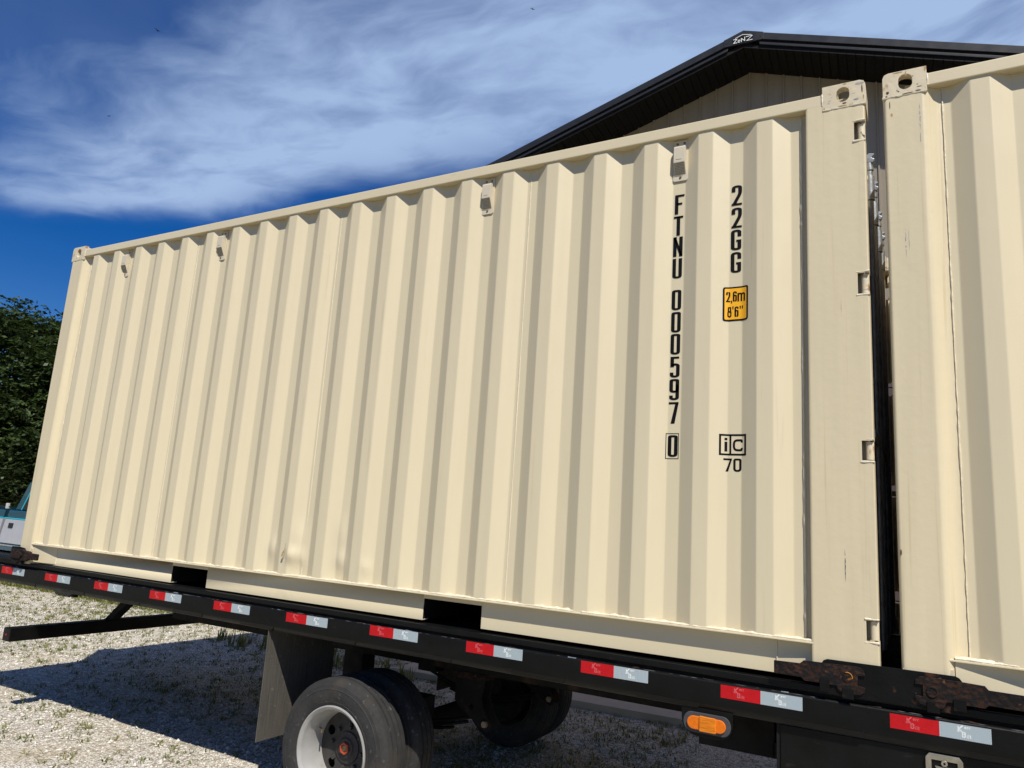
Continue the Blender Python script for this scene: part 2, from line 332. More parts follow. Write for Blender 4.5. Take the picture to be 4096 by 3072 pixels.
def glyph(ch, w, h, t):
    a, b, c, d = t / 2, w - t / 2, t / 2, h - t / 2; m = h / 2; r = w * 0.42; S = []
    def st(p, rad=0.0, cl=False): S.extend(stroke(rpath(p, rad), t, cl))
    if ch == 'F': st([(b + t / 2, d), (a, d), (a, 0)]); st([(a, m + t * .3), (b - t * .1, m + t * .3)])
    elif ch == 'T': st([(0, d), (w, d)]); st([(w / 2, d), (w / 2, 0)])
    elif ch == 'N': st([(a, 0), (a, h)]); st([(b, 0), (b, h)]); S.append((Vector((a - t / 2, h)), Vector((a + t * .25, h)), Vector((b + t / 2, 0)), Vector((b - t * .25, 0))))
    elif ch == 'U': st([(a, h), (a, c), (b, c), (b, h)], r)
    elif ch == '0':
        p = rpath([(w / 2, d), (a, d), (a, c), (b, c), (b, d), (w / 2, d)], r); S.extend(stroke(p[:-1], t, True))
    elif ch == '5': st([(b + t * .3, d), (a + t * .1, d), (a + t * .1, h * .50)]); st([(a + t * .1, h * .56), (w * .45, h * .64), (b, h * .60), (b, c), (a, c), (a, h * .24)], [0, r * .6, r * .8, r, r, 0])
    elif ch == '9':
        p = rpath([(w / 2, d), (a, d), (a, h * .40), (b, h * .40), (b, d), (w / 2, d)], r); S.extend(stroke(p[:-1], t, True)); st([(b, h * .72), (b, c), (a, c), (a, h * .22)], r)
    elif ch == '6':
        p = rpath([(w / 2, h * .60), (a, h * .60), (a, c), (b, c), (b, h * .60), (w / 2, h * .60)], r); S.extend(stroke(p[:-1], t, True)); st([(a, h * .28), (a, d), (b, d), (b, h * .78)], r)
    elif ch == '8':
        for y0, y1, i in ((c, h * .53, 0), (h * .53, d, t * .25)):
            p = rpath([(w / 2, y1), (a + i, y1), (a + i, y0), (b - i, y0), (b - i, y1), (w / 2, y1)], r); S.extend(stroke(p[:-1], t, True))
    elif ch == '7': st([(0, d), (w, d)]); S.append((Vector((b - t * .45, h - t)), Vector((w, h - t * .6)), Vector((w * .26 + t, 0)), Vector((w * .26 - t * .1, 0))))
    elif ch == '2': st([(a, h * .68), (a, d), (b, d), (b, h * .58), (a + t * .2, c + t * .3)], [0, r, r, r * .9, 0]); st([(0, c), (w, c)])
    elif ch == 'G': st([(b, h * .66), (b, d), (a, d), (a, c), (b, c), (b, h * .45), (w * .52, h * .45)], [0, r, r, r, r * .6, 0, 0])
    elif ch == 'm':
        x = h * .70; st([(a, 0), (a, x)]); st([(a, x * .55), (a, x - t / 2), (w / 2, x - t / 2), (w / 2, 0)], w * .2); st([(w / 2, x * .55), (w / 2, x - t / 2), (b, x - t / 2), (b, 0)], w * .2)
    elif ch == ',': S.append((Vector((0, t)), Vector((t, t)), Vector((t * .9, -t)), Vector((t * .2, -t * 1.3))))
    elif ch == "'": S.append((Vector((0, h)), Vector((t, h)), Vector((t * .8, h * .72)), Vector((t * .2, h * .72))))
    elif ch == 'i': st([(w / 2, 0), (w / 2, h * .72)]); st([(w / 2, h * .82), (w / 2, h)])
    elif ch == 'C': st([(b, h * .72), (b, d), (a, d), (a, c), (b, c), (b, h * .28)], w * .5)
    elif ch == 'K': st([(a, 0), (a, h * .8)]); st([(a, h * .34), (w * 1.25, h)]); st([(a + t, h * .40), (w, 0)]); st([(-t * .6, t * .3), (t * 1.6, t * .3)]) 
    elif ch == 'B':
        st([(a, 0), (a, h)]); st([(a, d), (b, d), (b, h * .53), (a, h * .53)], r); st([(a, h * .53), (b, h * .53), (b, c), (a, c)], r)
    elif ch == 'e': st([(a, h * .52), (b, h * .52), (b, d), (a, d), (a, c), (b, c)], [0, 0, r, r, r, 0])
    elif ch == 'r': st([(a, 0), (a, h)]); st([(a, h * .6), (a + t, d), (w, d)], r * .5)
    elif ch == 'l': st([(w / 2, 0), (w / 2, h)])
    elif ch == 't': st([(w / 2, h), (w / 2, c), (w, c)]); st([(0, h * .66), (w, h * .66)])
    return S
def print_mesh(quads, name, material, parent, yf, breaks=(), loc=None):
    """quads in (x, z) laid on the surface y = yf(x); cut at the folds of the sheet"""
    bm = bmesh.new()
    for q in quads:
        vs = [bm.verts.new((p[0], 0, p[1])) for p in q]
        try: bm.faces.new(vs)
        except ValueError: pass
    for bx in breaks:
        g = bm.verts[:] + bm.edges[:] + bm.faces[:]
        bmesh.ops.bisect_plane(bm, geom=g, plane_co=(bx, 0, 0), plane_no=(1, 0, 0))
    for v in bm.verts: v.co.y = yf(v.co.x)
    for f in bm.faces:
        f.normal_update()
        if f.normal.y > 0: f.normal_flip()
    me = bpy.data.meshes.new(name); bm.to_mesh(me); bm.free(); me.materials.append(material)
    o = bpy.data.objects.new(name, me); COL.objects.link(o); o.parent = parent
    if loc: o.location = loc
    return o
def at(q, x, z, sx=1.0): return [tuple((p[0] * sx + x, p[1] + z) for p in k) for k in q]
def bold(ch, w, h, t, k=1.72): return [tuple(Vector((p[0] * k, p[1])) for p in q) for q in glyph(ch, w / k, h, t)]   # stems heavier than bars
def rect(x0, x1, z0, z1): return [((x0, z0), (x1, z0), (x1, z1), (x0, z1))]

# ================================================================== THE SETTING
MB().add([(-300, -300, -.012), (300, -300, -.012), (300, 300, -.012), (-300, 300, -.012)], [(0, 1, 2, 3)]).build('unseen_ground', M_bounce, kind='structure')  # added ground out of view, darkened and warmed to steer bounce light
yard = MB(); yn = 60; yv = []                 # the gravel yard, ragged where the added ground begins
for i in range(yn + 1):
    x = -30 + i; yv += [(x, -1.7 + .5 * noise.noise((x * .7, 0, 0)), 0), (x, 26 + 2 * noise.noise((x * .3, 5, 0)), 0)]
yard.add(yv, [(2 * i, 2 * i + 2, 2 * i + 3, 2 * i + 1) for i in range(yn)]).build('ground', M_gravel, kind='structure')
BA = math.radians(2.4)                      # the building stands at a slight angle to the trailer
BO = Vector((4.36, 5.5, 0)); BE = Vector((math.cos(BA), math.sin(BA), 0)); BN = Vector((-math.sin(BA), math.cos(BA), 0))
def bpt(s, v, z): return tuple(BO + BE * s + BN * v + Vector((0, 0, z)))
ap = MB()
for (s0, s1) in ((-3.3, 0.35), (0.36, 4.0), (4.01, 8.0)):
    v0, v1, zt = -1.93, 0.56, 0.07
    ap.add([bpt(s0, v0, -.1), bpt(s1, v0, -.1), bpt(s1, v1, -.1), bpt(s0, v1, -.1), bpt(s0, v0, zt), bpt(s1, v0, zt), bpt(s1, v1, zt), bpt(s0, v1, zt)],
           [(0, 3, 2, 1), (4, 5, 6, 7), (0, 1, 5, 4), (1, 2, 6, 5), (2, 3, 7, 6), (3, 0, 4, 7)])
ap.build('pavement', M_concrete, bevel=0.008, kind='structure')

def in_apron(x, y):
    d = Vector((x, y, 0)) - BO; s, v = d.dot(BE), d.dot(BN); return -3.3 < s < 8.0 and v > -1.93
# loose stones and weeds: nobody could count them
st = MB(); OCT = [(1, 0, 0), (-1, 0, 0), (0, 1, 0), (0, -1, 0), (0, 0, 1), (0, 0, -1)]; OF = [(0, 2, 4), (2, 1, 4), (1, 3, 4), (3, 0, 4), (2, 0, 5), (1, 2, 5), (3, 1, 5), (0, 3, 5)]
for i in range(30000):
    x = random.uniform(-7, 4.6); y = random.uniform(-0.2, 6.0)
    if x > -2.5 and random.random() < 0.15: y = random.uniform(-0.2, 3)
    if in_apron(x, y): continue
    r = random.uniform(0.005, 0.015) * (1.5 if random.random() < 0.06 else 1); a = random.uniform(0, 6.28); ca, sa = math.cos(a), math.sin(a)
    sx, sy, sz = r * random.uniform(.7, 1.3), r * random.uniform(.7, 1.2), r * random.uniform(.5, .9)
    st.add([(x + ca * p[0] * sx - sa * p[1] * sy, y + sa * p[0] * sx + ca * p[1] * sy, sz * .45 + p[2] * sz) for p in OCT], OF)
st.build('gravel', M_stone, kind='stuff')
wd = MB()
def blade(x, y, h, lean, a, w):
    dx, dy = math.cos(a), math.sin(a); nx, ny = -dy * w, dx * w
    m = (x + dx * lean * .35, y + dy * lean * .35, h * .6); t = (x + dx * lean, y + dy * lean, h)
    wd.add([(x - nx * .6, y - ny * .6, 0), (x + nx * .6, y + ny * .6, 0), (m[0] + nx, m[1] + ny, m[2]), (m[0] - nx, m[1] - ny, m[2]), t], [(0, 1, 2, 3), (3, 2, 4)])
k = 0
while k < 20000:
    x = random.uniform(-12, 4.6); y = random.uniform(-0.4, 7.5)
    if k > 18000: x, y = random.uniform(-10.5, -5.2), random.uniform(4.3, 5.6)
    if in_apron(x, y): continue
    dn = 0.30 + 0.7 * max(0, noise.noise((x * .55, y * .55, 3.3)) + .35)
    dn *= 0.26 if y < 1.2 and x > -2.2 else (0.75 if y < 4.2 else 1.5)
    if random.random() > dn: continue
    k += 1; big = 1.0 if y < 4.3 else 1.5
    for j in range(random.randint(4, 9)):
        blade(x + random.gauss(0, .018), y + random.gauss(0, .018), random.uniform(.008, .038) * big, random.uniform(.01, .06) * big, random.uniform(0, 6.28), random.uniform(.0025, .0055) * big)
for i in range(60):                          # the taller plants against the pavement and beside the trailer
    x, y = random.choice([(random.uniform(0.2, 3.2), random.uniform(3.1, 3.5)), (random.uniform(-1.9, 0.2), random.uniform(3.2, 4.1)), (random.uniform(-9.5, -6.0), random.uniform(5.0, 5.6))])
    if in_apron(x, y): continue
    for j in range(14): blade(x + random.gauss(0, .02), y + random.gauss(0, .02), random.uniform(.06, .2), random.uniform(.01, .08), random.uniform(0, 6.28), random.uniform(.004, .009))
wd.build('weeds', M_weed, kind='stuff')

# ================================================================== BUILDING
bld = thing('metal_building', BO, 'taupe steel-sided building with charcoal gable roof rising behind the containers', 'building', rz=BA)
PIT = 1 / 3.0; APEX = 7.074 + Z0; HALF = 7.6
zr = lambda s, top: top - abs(s) * PIT
SOF = 6.845 + Z0; WV = 0.6
rib = [(0, 0), (.008, -.019), (.023, -.019), (.031, 0)]
def siding(s0, n):
    """one 36 inch sheet: four ribs on a 222 mm module, top cut to the gable"""
    mb = MB(); prof = []
    for k in range(n):
        for a, b in rib: prof.append((s0 + k * .222 + a, WV + b))
    prof.append((s0 + n * .222, WV))
    vs = []; fs = []
    ss = []
    for i in range(len(prof) - 1):
        if prof[i][0] < 0 < prof[i + 1][0]: ss.append((i + 1, (0.0, WV)))
    for i, p in reversed(ss): prof.insert(i, p)
    for s, v in prof: vs += [(s, v, 0.0), (s, v, zr(s, SOF))]
    for i in range(len(prof) - 1): fs.append((2 * i, 2 * i + 2, 2 * i + 3, 2 * i + 1))
    return mb.add(vs, fs)
s = -.032 - 8 * .888
while s < HALF - .4:
    siding(s, 4).build('wall_panel', M_siding, bld); s += .888
# soffit boards 0.1 m wide under the overhang
nb = 0; x = -5.6
proto = {}
for side in (-1, 1):
    for i in range(56 if side < 0 else 40):
        a, b = i * .1016, i * .1016 + .0975; a2 = .0035
        s0, s1 = (side * (a + a2), side * b)
        o = proto.get(side)
        if o is None:
            z0, z1 = -abs(a2) * PIT, -.0975 * PIT
            sx = side
            mb = MB().add([(sx * a2, 0.02, z0), (sx * .0975, 0.02, z1), (sx * .0975, WV + .05, z1), (sx * a2, WV + .05, z0), (sx * a2, 0.02, z0 + .012), (sx * .0975, 0.02, z1 + .012), (sx * .0975, WV + .05, z1 + .012), (sx * a2, WV + .05, z0 + .012)],
                          [(0, 1, 2, 3), (4, 7, 6, 5), (0, 4, 5, 1), (1, 5, 6, 2), (2, 6, 7, 3), (3, 7, 4, 0)])
            o = mb.build('soffit_board', M_soffit, bld, loc=(0, 0, SOF)); proto[side] = o
        else:
            c = o.copy(); COL.objects.link(c); c.parent = bld; c.location = (side * a, 0, SOF - a * PIT)
for side in (-1, 1):
    E2 = side * HALF
    def strip(zt, zb, v0, v1, s_in, name, m_, bev=0.004):
        MB().add([(s_in, v0, zr(s_in, zb)), (E2, v0, zr(E2, zb)), (E2, v1, zr(E2, zb)), (s_in, v1, zr(s_in, zb)), (s_in, v0, zr(s_in, zt)), (E2, v0, zr(E2, zt)), (E2, v1, zr(E2, zt)), (s_in, v1, zr(s_in, zt))],
                 [(0, 3, 2, 1), (4, 5, 6, 7), (0, 1, 5, 4), (1, 2, 6, 5), (2, 3, 7, 6), (3, 0, 4, 7)]).build(name, m_, bld, bevel=bev)
    strip(APEX, APEX - .098, 0.0, .03, side * .0, 'rake_fascia', M_fascia)
    strip(APEX - .100, APEX - .135, .022, .05, side * .0, 'fascia_recess', M_soffit, 0)
    strip(APEX - .137, APEX - .172, .004, .04, side * .20, 'rake_trim', M_fascia)
    strip(APEX - .012, APEX - .05, .031, 14.0, side * .0, 'roof_panel', M_roof, 0)
    strip(SOF + .06, SOF + .015, .03, WV + .1, side * .0, 'soffit_backing', M_soffit, 0)
ridge = MB().prism([(-.25, APEX - .083 + .004), (0, APEX + .006), (.25, APEX - .083 + .004), (.25, APEX - .181), (-.25, APEX - .181)], 'y', -.006, .02).build('ridge_plate', M_fascia, bld, bevel=.002)
# company sign on the ridge plate: white strokes on a black sticker
def lp(u, v): return (-.128 + (u - 690) / 405 * .247, 6.913 + (505 - 90 * (u - 690) / 405 - v) * .000690 + Z0)
ql = []
for path, w in (([(-.104, .984), (-.008, 1.019), (.104, .990)], .0075), ([(-.126, .970), (-.080, .970), (-.121, .918), (-.076, .918)], .0095), ([(-.064, .934), (-.041, .934), (-.041, .949), (-.064, .949), (-.064, .918), (-.040, .918)], .0072),
                ([(-.023, .914), (-.023, .965), (.019, .925), (.019, .980)], .0095), ([(.034, .976), (.114, .976), (.046, .918), (.118, .918)], .0095)):
    ql += stroke([(x, 6.0 + z + Z0) for x, z in path], w)
sgn = MB().prism([lp(680, 520), lp(1105, 428), lp(1105, 300), lp(885, 296), lp(680, 400)], 'y', -.0085, -.006).build('sign', M_ink, bld)
print_mesh(ql, 'sign_lettering', M_white, sgn, lambda x: -.0096)
for sx, zz_ in ((-.21, 6.945), (.215, 6.945)):
    MB().lathe_y([(-.012, .001), (-.012, .008), (-.006, .009)], sx, zz_ + Z0, 8).build('screw', M_trim, bld)
# overhead door of brown slats with a dark window band, seen in the slot between the containers
door = MB().box(1.46, 5.1, WV - .035, WV - .02, -.3 + Z0 - .83, 3.22 + Z0).build('door_backing', M_dark, bld)
z = -.14
while z < 2.62:
    if not (0.86 < z < 1.10):
        MB().box(1.545, 4.95, WV - .075, WV - .03, z, z + .109).build('door_slat', M_brown, bld, bevel=.006, segs=1, loc=(0, 0, Z0))
    z += .1195
MB().box(1.545, 4.95, WV - .085, WV - .03, .86, .93).build('door_rail', M_brown, bld, loc=(0, 0, Z0)); MB().box(1.545, 4.95, WV - .085, WV - .03, 1.075, 1.12).build('door_rail', M_brown, bld, loc=(0, 0, Z0))
MB().box(1.46, 1.535, WV - .07, WV - .03, -1.06, 3.22).build('door_jamb', M_siding, bld, bevel=.004, loc=(0, 0, Z0))
MB().box(1.46, 5.1, WV - .06, WV - .021, 2.66, 3.22).build('door_header', M_soffit, bld, loc=(0, 0, Z0))
MB().box(-HALF + .4, HALF - .4, WV + .1, WV + .2, 0, 5.2).build('wall_core', M_soffit, bld)
MB().box(-HALF + .4, -HALF + .5, WV + .2, 14, 0, 5.6).build('side_wall', M_siding, bld); MB().box(HALF - .5, HALF - .4, WV + .2, 14, 0, 5.6).build('side_wall', M_siding, bld)

# ================================================================== CONTAINERS
P_ = 0.278; SEG = (.071, .146, .208)
def yprof(x, ph, off=0.0):
    t = (x - ph) % P_
    if t < SEG[0]: y = .008
    elif t < SEG[1]: y = .008 + .036 * (t - SEG[0]) / (SEG[1] - SEG[0])
    elif t < SEG[2]: y = .044
    else: y = .044 - .036 * (t - SEG[2]) / (P_ - SEG[2])
    return y + off
def breaks(x0, x1, ph):
    out = []; k = math.floor((x0 - ph) / P_) - 1
    while ph + k * P_ < x1:
        for s_ in (0, *SEG):
            b = ph + k * P_ + s_
            if x0 + 1e-4 < b < x1 - 1e-4: out.append(b)
        k += 1
    return out
DENT = [(2.905, .275, .030, .045, -.020), (2.96, .27, .03, .05, -.012), (2.72, .30, .035, .06, -.012), (2.94, .37, .05, .09, -.010), (3.27, .27, .04, .05, -.010), (3.25, .42, .035, .12, -.008), (3.47, .25, .03, .04, -.006)]
def panel_mesh(x0, x1, ph, dents=False, zb=.153, zt=2.5):
    br = breaks(x0, x1, ph); r = .0042; xs = [x0]                       # each fold is a small radius
    for b in br: xs += [b - r, b, b + r]
    xs.append(x1)
    if dents: xs = sorted(set(xs + [x0 + i * .012 for i in range(int((x1 - x0) / .012))]))
    def ys(x):
        return (yprof(x - .0042, ph) + yprof(x + .0042, ph) + yprof(x, ph) * 2) / 4 if x0 + .02 < x < x1 - .02 else yprof(min(max(x, x0 + .001), x1 - .001), ph)
    zs = [zb] + [zb + (zt - zb) * i / 24 for i in range(1, 25)]
    if dents: zs = sorted(set(zs + [zb + .012 * i for i in range(34)]))
    mb = MB(); vs = []; n = len(xs)
    for z in zs:
        for x in xs:
            y = ys(x) + noise.noise((x * 2.1, z * 1.3, ph)) * .0016
            if dents:
                for dx, dz, sx, sz, a in DENT: y += a * math.exp(-((x - dx) / sx) ** 2 - ((z - dz) / sz) ** 2)
            vs.append((x, y, z))
    fs = [(j * n + i, j * n + i + 1, (j + 1) * n + i + 1, (j + 1) * n + i) for j in range(len(zs) - 1) for i in range(n - 1)]
    return mb.add(vs, fs)
def bead(x0, x1, y, z, r, step=.012, seed=0.0, axis='x', amp=.55):
    """an uneven run of weld"""
    n = max(2, int((x1 - x0) / step)); pts = []; rs = []
    for i in range(n + 1):
        t = x0 + (x1 - x0) * i / n; f = noise.noise((t * 34, seed, 0)); g = noise.noise((t * 6, seed + 9, 0))
        rr_ = r * (1 + amp * f + .5 * g); o = r * .35 * noise.noise((t * 12, seed + 4, 1))
        pts.append((t, y + o * .4, z + o) if axis == 'x' else (y + o, z, t)); rs.append(max(r * .3, rr_))
    return pts, rs
def stadium(cx, cz, hw, hh, n=8):
    r = hw; c = hh - hw; out = []
    for i in range(n + 1): a = math.pi * i / n; out.append((cx + r * math.cos(a), cz + c + r * math.sin(a)))
    for i in range(n + 1): a = math.pi + math.pi * i / n; out.append((cx + r * math.cos(a), cz - c + r * math.sin(a)))
    return out
def casting(parent, x0, x1, y0, y1, z0, z1, round_side, face):
    """hollow corner casting with a slotted side face; face = y of the slotted face (near or far)"""
    R = .022; zt = z1
    if round_side < 0: poly = [(x0, z0), (x1, z0), (x1, zt), (x0 + R, zt), (x0 + R * .3, zt - R * .3), (x0, zt - R)]
    else: poly = [(x0, z0), (x1, z0), (x1, zt - R), (x1 - R * .3, zt - R * .3), (x1 - R, zt), (x0, zt)]
    cx = (x0 + x1) / 2 - round_side * .003; cz = (z0 + z1) / 2 + .004
    t = .028 if face == y0 else -.028
    mb = MB().prism(poly, 'y', face, face + t, holes=[stadium(cx, cz, .027, .036)])
    b0, b1 = (y0 + .028, y1) if face == y0 else (y0, y1 - .028)
    mb.box(x0, x0 + .014, b0, b1, z0, z1 - R); mb.box(x1 - .014, x1, b0, b1, z0, z1 - R); mb.box(x0 + .015, x1 - .015, b0, b1, z0, z0 + .022)
    far = b1 if face == y0 else b0
    mb.box(x0 + .015, x1 - .015, min(far, far - .014 if face == y0 else far + .014), max(far, far - .014 if face == y0 else far + .014), z0 + .023, z1 - .012)
    mb.prism([(x0 + R, b0), (x1 - R, b0), (x1 - R, b1), (x0 + R, b1)], 'z', z1 - .02, z1 - .002, holes=[stadium((x0 + x1) / 2, (b0 + b1) / 2, .03, .055)])
    return mb.build('corner_casting', M_cast, parent, bevel=.003)

def container(x0, ph, label, front):
    """x local from the blind end; near side at y = 0. front = the one whose door end is in view"""
    c = thing('shipping_container', (x0, 0, Z0), label, 'shipping container', 'cream shipping containers on the trailer')
    Lc, Wd = 6.058, 2.438; ph -= x0
    pe = 5.780; ps = .2368
    # long side: sheets welded at every fifth corrugation
    seams = [ps, 1.58, 2.974, 4.366, pe] if front else [ps, 1.62, 3.012, 4.404, pe]
    for i in range(4): panel_mesh(seams[i], seams[i + 1], ph, dents=(front and i in (1, 2))).build('side_panel', M_cream, c, smooth=True)
    for sm in seams[1:-1]:
        p, r = bead(.155, 2.495, sm, yprof(sm, ph) - .0005, .0022, .02, sm, axis='z', amp=.3); MB().tube(p, r, 6).build('seam_weld', M_weld, c, smooth=True)
    # plain far side, roof, floor and blind end
    fx = []
    k = 0; vs = []; fs = []
    xs = [.16] + breaks(.16, 5.9, ph) + [5.9]
    for x in xs: y = Wd - yprof(x, ph); vs += [(x, y, .15), (x, y, 2.5)]
    for i in range(len(xs) - 1): fs.append((2 * i, 2 * i + 1, 2 * i + 3, 2 * i + 2))
    MB().add(vs, fs).build('side_panel', M_cream, c)
    MB().box(.10, 6.0, .062, Wd - .062, 2.535, 2.552).build('roof_panel', M_cream, c)
    MB().box(.06, 6.0, .06, Wd - .06, .12, .146).build('floor', M_under, c)
    ev = []; ef = []; n = 0; y = .16
    ys = [.16 + i * .0735 for i in range(30)]
    for i, yy in enumerate(ys):
        dx = .118 if (i // 1) % 4 in (0, 1) else .085
        ev += [(dx, yy, .13), (dx, yy, 2.5)]
    for i in range(len(ys) - 1): ef.append((2 * i, 2 * i + 2, 2 * i + 3, 2 * i + 1))
    MB().add(ev, ef).build('end_panel', M_cream, c)
    # rails
    for yy in (0.0, Wd - .06):
        MB().box(.178, 5.88, yy, yy + .06, 2.497, 2.557).build('top_rail', M_rail, c, bevel=.007)
    MB().box(.085, .14, .17, Wd - .17, 2.48, 2.557).build('end_header', M_rail, c, bevel=.005); MB().box(.085, .14, .17, Wd - .17, .02, .15).build('end_sill', M_rail, c, bevel=.005)
    MB().box(5.96, 6.016, .17, Wd - .17, 2.477, 2.557).build('end_header', M_rail, c, bevel=.005); MB().box(5.96, 6.016, .17, Wd - .17, .02, .13).build('end_sill', M_rail, c, bevel=.005)
    def bottom_rail(y_out, sg):
        f = lambda d: y_out + sg * d
        def bxs(a, b, d0, d1, z0, z1, mb): mb.box(a, b, min(f(d0), f(d1)), max(f(d0), f(d1)), z0, z1)
        mb = MB(); pk = [(1.80, 2.153), (3.869, 4.233)]
        bxs(.17, 5.89, .002, .055, .147, .1535, mb)                          # upper flange
        xs_ = [.19, 1.80, 2.153, 3.869, 4.233, 5.885]
        for i in (0, 2, 4): bxs(xs_[i], xs_[i + 1], .047, .053, .010, .1465, mb); bxs(xs_[i], xs_[i + 1], .0535, .10, .010, .016, mb)
        for a, b in pk: bxs(a, b, .047, .053, .122, .1465, mb)
        r_ = mb.build('bottom_rail', M_rail, c, bevel=.0015)
        for a, b in pk:
            t = MB(); bxs(a - .006, a - .0005, .054, 1.215, .012, .119, t); bxs(b + .0005, b + .006, .054, 1.215, .012, .119, t); bxs(a - .006, b + .006, .054, 1.215, .1195, .1255, t)
            bxs(a, b, 1.19, 1.21, .012, .119, t); t.build('fork_pocket', M_under, r_)
        return r_
    br_ = bottom_rail(0.0, 1); bottom_rail(Wd, -1)
    p, r = bead(.19, 5.90, .012, .1575, .0065, .011, 2.0 + x0); mb = MB().tube(p, r, 7)
    p, r = bead(.19, 5.90, .024, .159, .006, .009, 5.0 + x0, amp=.9); mb.tube(p, r, 7)
    mb.build('flange_weld', M_weld, c, smooth=True)
    # gussets where the rail meets the corner castings
    MB().add([(5.671, .0455, .02), (5.878, .030, .02), (5.878, .030, .146), (5.671, .0455, .146), (5.671, .0465, .02), (5.878, .0465, .02), (5.878, .0465, .146), (5.671, .0465, .146)], [(0, 1, 2, 3), (4, 7, 6, 5), (0, 4, 5, 1), (1, 5, 6, 2), (2, 6, 7, 3), (3, 7, 4, 0)]).build('gusset', M_rail, br_)
    MB().add([(.19, .012, .02), (.452, .0455, .02), (.452, .0455, .146), (.19, .012, .146), (.19, .0465, .02), (.452, .0465, .02), (.452, .0465, .146), (.19, .0465, .146)], [(0, 1, 2, 3), (4, 7, 6, 5), (0, 4, 5, 1), (1, 5, 6, 2), (2, 6, 7, 3), (3, 7, 4, 0)]).build('gusset', M_rail, br_)
    for gx in (5.668, .455):
        p, r = bead(.02, .146, gx, .045, .003, .01, gx, axis='z'); MB().tube(p, r, 6).build('gusset_weld', M_weld, br_, smooth=True)
    # blind end posts: round-edged hollow section, a slanted return to the sheet
    for yy, sg in ((0, 1), (Wd, -1)):
        pl = [(.014, .10), (.014, .016), (.018, .006), (.028, .0), (.160, .0), (.172, .003), (.184, .014), (.205, .034), (.225, .042), (.236, .044), (.236, .052), (.16, .10)]
        MB().prism([(a, yy + sg * b) for a, b in pl], 'z', .006, 2.5).build('corner_post', M_post, c, smooth=True)
    p, r = bead(.155, 2.496, .2385, .0415, .0032, .012, 3.3 + x0, axis='z', amp=.8); MB().tube(p, [q * .8 for q in r], 7).build('post_weld', M_weld, c, smooth=True)
    # door end posts: folded section with notches for the hinges
    hz = [(2.304, 2.391), (1.594, 1.686), (.886, .967), (.184, .262)]
    for yy, sg in ((0, 1), (Wd, -1)):
        Y = lambda d: yy + sg * d
        mb = MB()
        pl = [(5.806, .056), (5.806, .014), (5.809, .005), (5.818, .0), (6.008, .0), (6.008, .008), (5.82, .008), (5.814, .016), (5.814, .056)]
        mb.prism([(a, Y(b)) for a, b in pl], 'z', .006, 2.500)
        zs_ = [.006] + [q for pr in reversed(hz) for q in pr] + [2.474]
        for i in range(0, len(zs_), 2):
            pr = [(6.008, .0), (6.045, .0), (6.051, .003), (6.053, .010), (6.053, .055), (6.045, .055), (6.045, .009), (6.008, .008)]
            mb.prism([(a, Y(b)) for a, b in pr], 'z', zs_[i], zs_[i + 1])
        mb.box(5.772, 5.8058, min(Y(.046), Y(.052)), max(Y(.046), Y(.052)), .155, 2.497)
        mb.box(5.815, 6.03, min(Y(.075), Y(.16)), max(Y(.075), Y(.16)), .03, 2.497)
        mb.build('corner_post', M_post, c, smooth=True)
    if front:
        p, r = bead(.155, 2.48, 5.782, .0410, .0040, .010, 7.7, axis='z', amp=.8); MB().tube(p, r, 7).build('post_weld', M_weld, c, smooth=True)
        for z0, z1 in hz:
            h = MB().tube([(6.036, .026, z0 + .004), (6.036, .026, z1 - .004)], .0165, 14)
            h.box(6.0095, 6.030, .040, .048, z0 + .002, z1 - .002); h.box(5.995, 6.02, .048, .07, z0, z1)
            h.build('hinge', M_cast, c, smooth=True)
            for zw, s_ in ((z1 + .004, .5), (z0 - .006, 3.5)):
                p, r = bead(6.003, 6.054, .0015, zw, .0040, .006, zw * 3 + s_, amp=.9); MB().tube(p, r, 7).build('hinge_weld', M_weld, c, smooth=True)
        # doors, lock rods
        for a, b in ((.17, 1.215), (1.225, 2.268)):
            d = MB().box(5.985, 6.018, a, b, .14, 2.475).build('door', M_cream, c, bevel=.004)
            MB().box(6.0185, 6.022, a + .12, b - .12, .9, 1.0).build('door_rib', M_cream, d)
        for k_, yy in enumerate((.50, .83, 1.24, 1.56)):
            rd = MB().tube([(6.0405, yy, .10), (6.0405, yy, 2.46)], .0155, 12).build('lock_rod', M_steel, c, smooth=True)
            MB().tube([(6.0405, yy, 2.225), (6.0405, yy, 2.228), (6.0405, yy, 2.355), (6.0405, yy, 2.358)], [.017, .0215, .0215, .017], 12).build('sleeve', M_steel, rd, smooth=True)
            MB().tube([(6.0405, yy, 2.385), (6.0405, yy, 2.388), (6.0405, yy, 2.405), (6.0405, yy, 2.408)], [.016, .020, .020, .016], 12).build('collar', M_steel, rd, smooth=True)
            MB().prism([(6.022, 2.432), (6.058, 2.424), (6.067, 2.443), (6.052, 2.452), (6.066, 2.470), (6.04, 2.478), (6.022, 2.462)], 'y', yy - .016, yy + .016).build('cam', M_steel, rd, bevel=.004)
            MB().box(6.019, 6.034, yy - .03, yy + .03, 2.33, 2.352).build('rod_bracket', M_cream, rd, bevel=.003)
            MB().box(6.019, 6.034, yy - .03, yy + .03, 1.3, 1.33).build('rod_bracket', M_cream, rd, bevel=.003)
            MB().box(6.042, 6.052, yy, yy + .33 * (1 if k_ % 2 else -1), 1.0, 1.04).build('handle', M_steel, rd, bevel=.003)
    else:
        MB().box(5.985, 6.018, .17, 2.268, .14, 2.475).build('door', M_cream, c, bevel=.004)
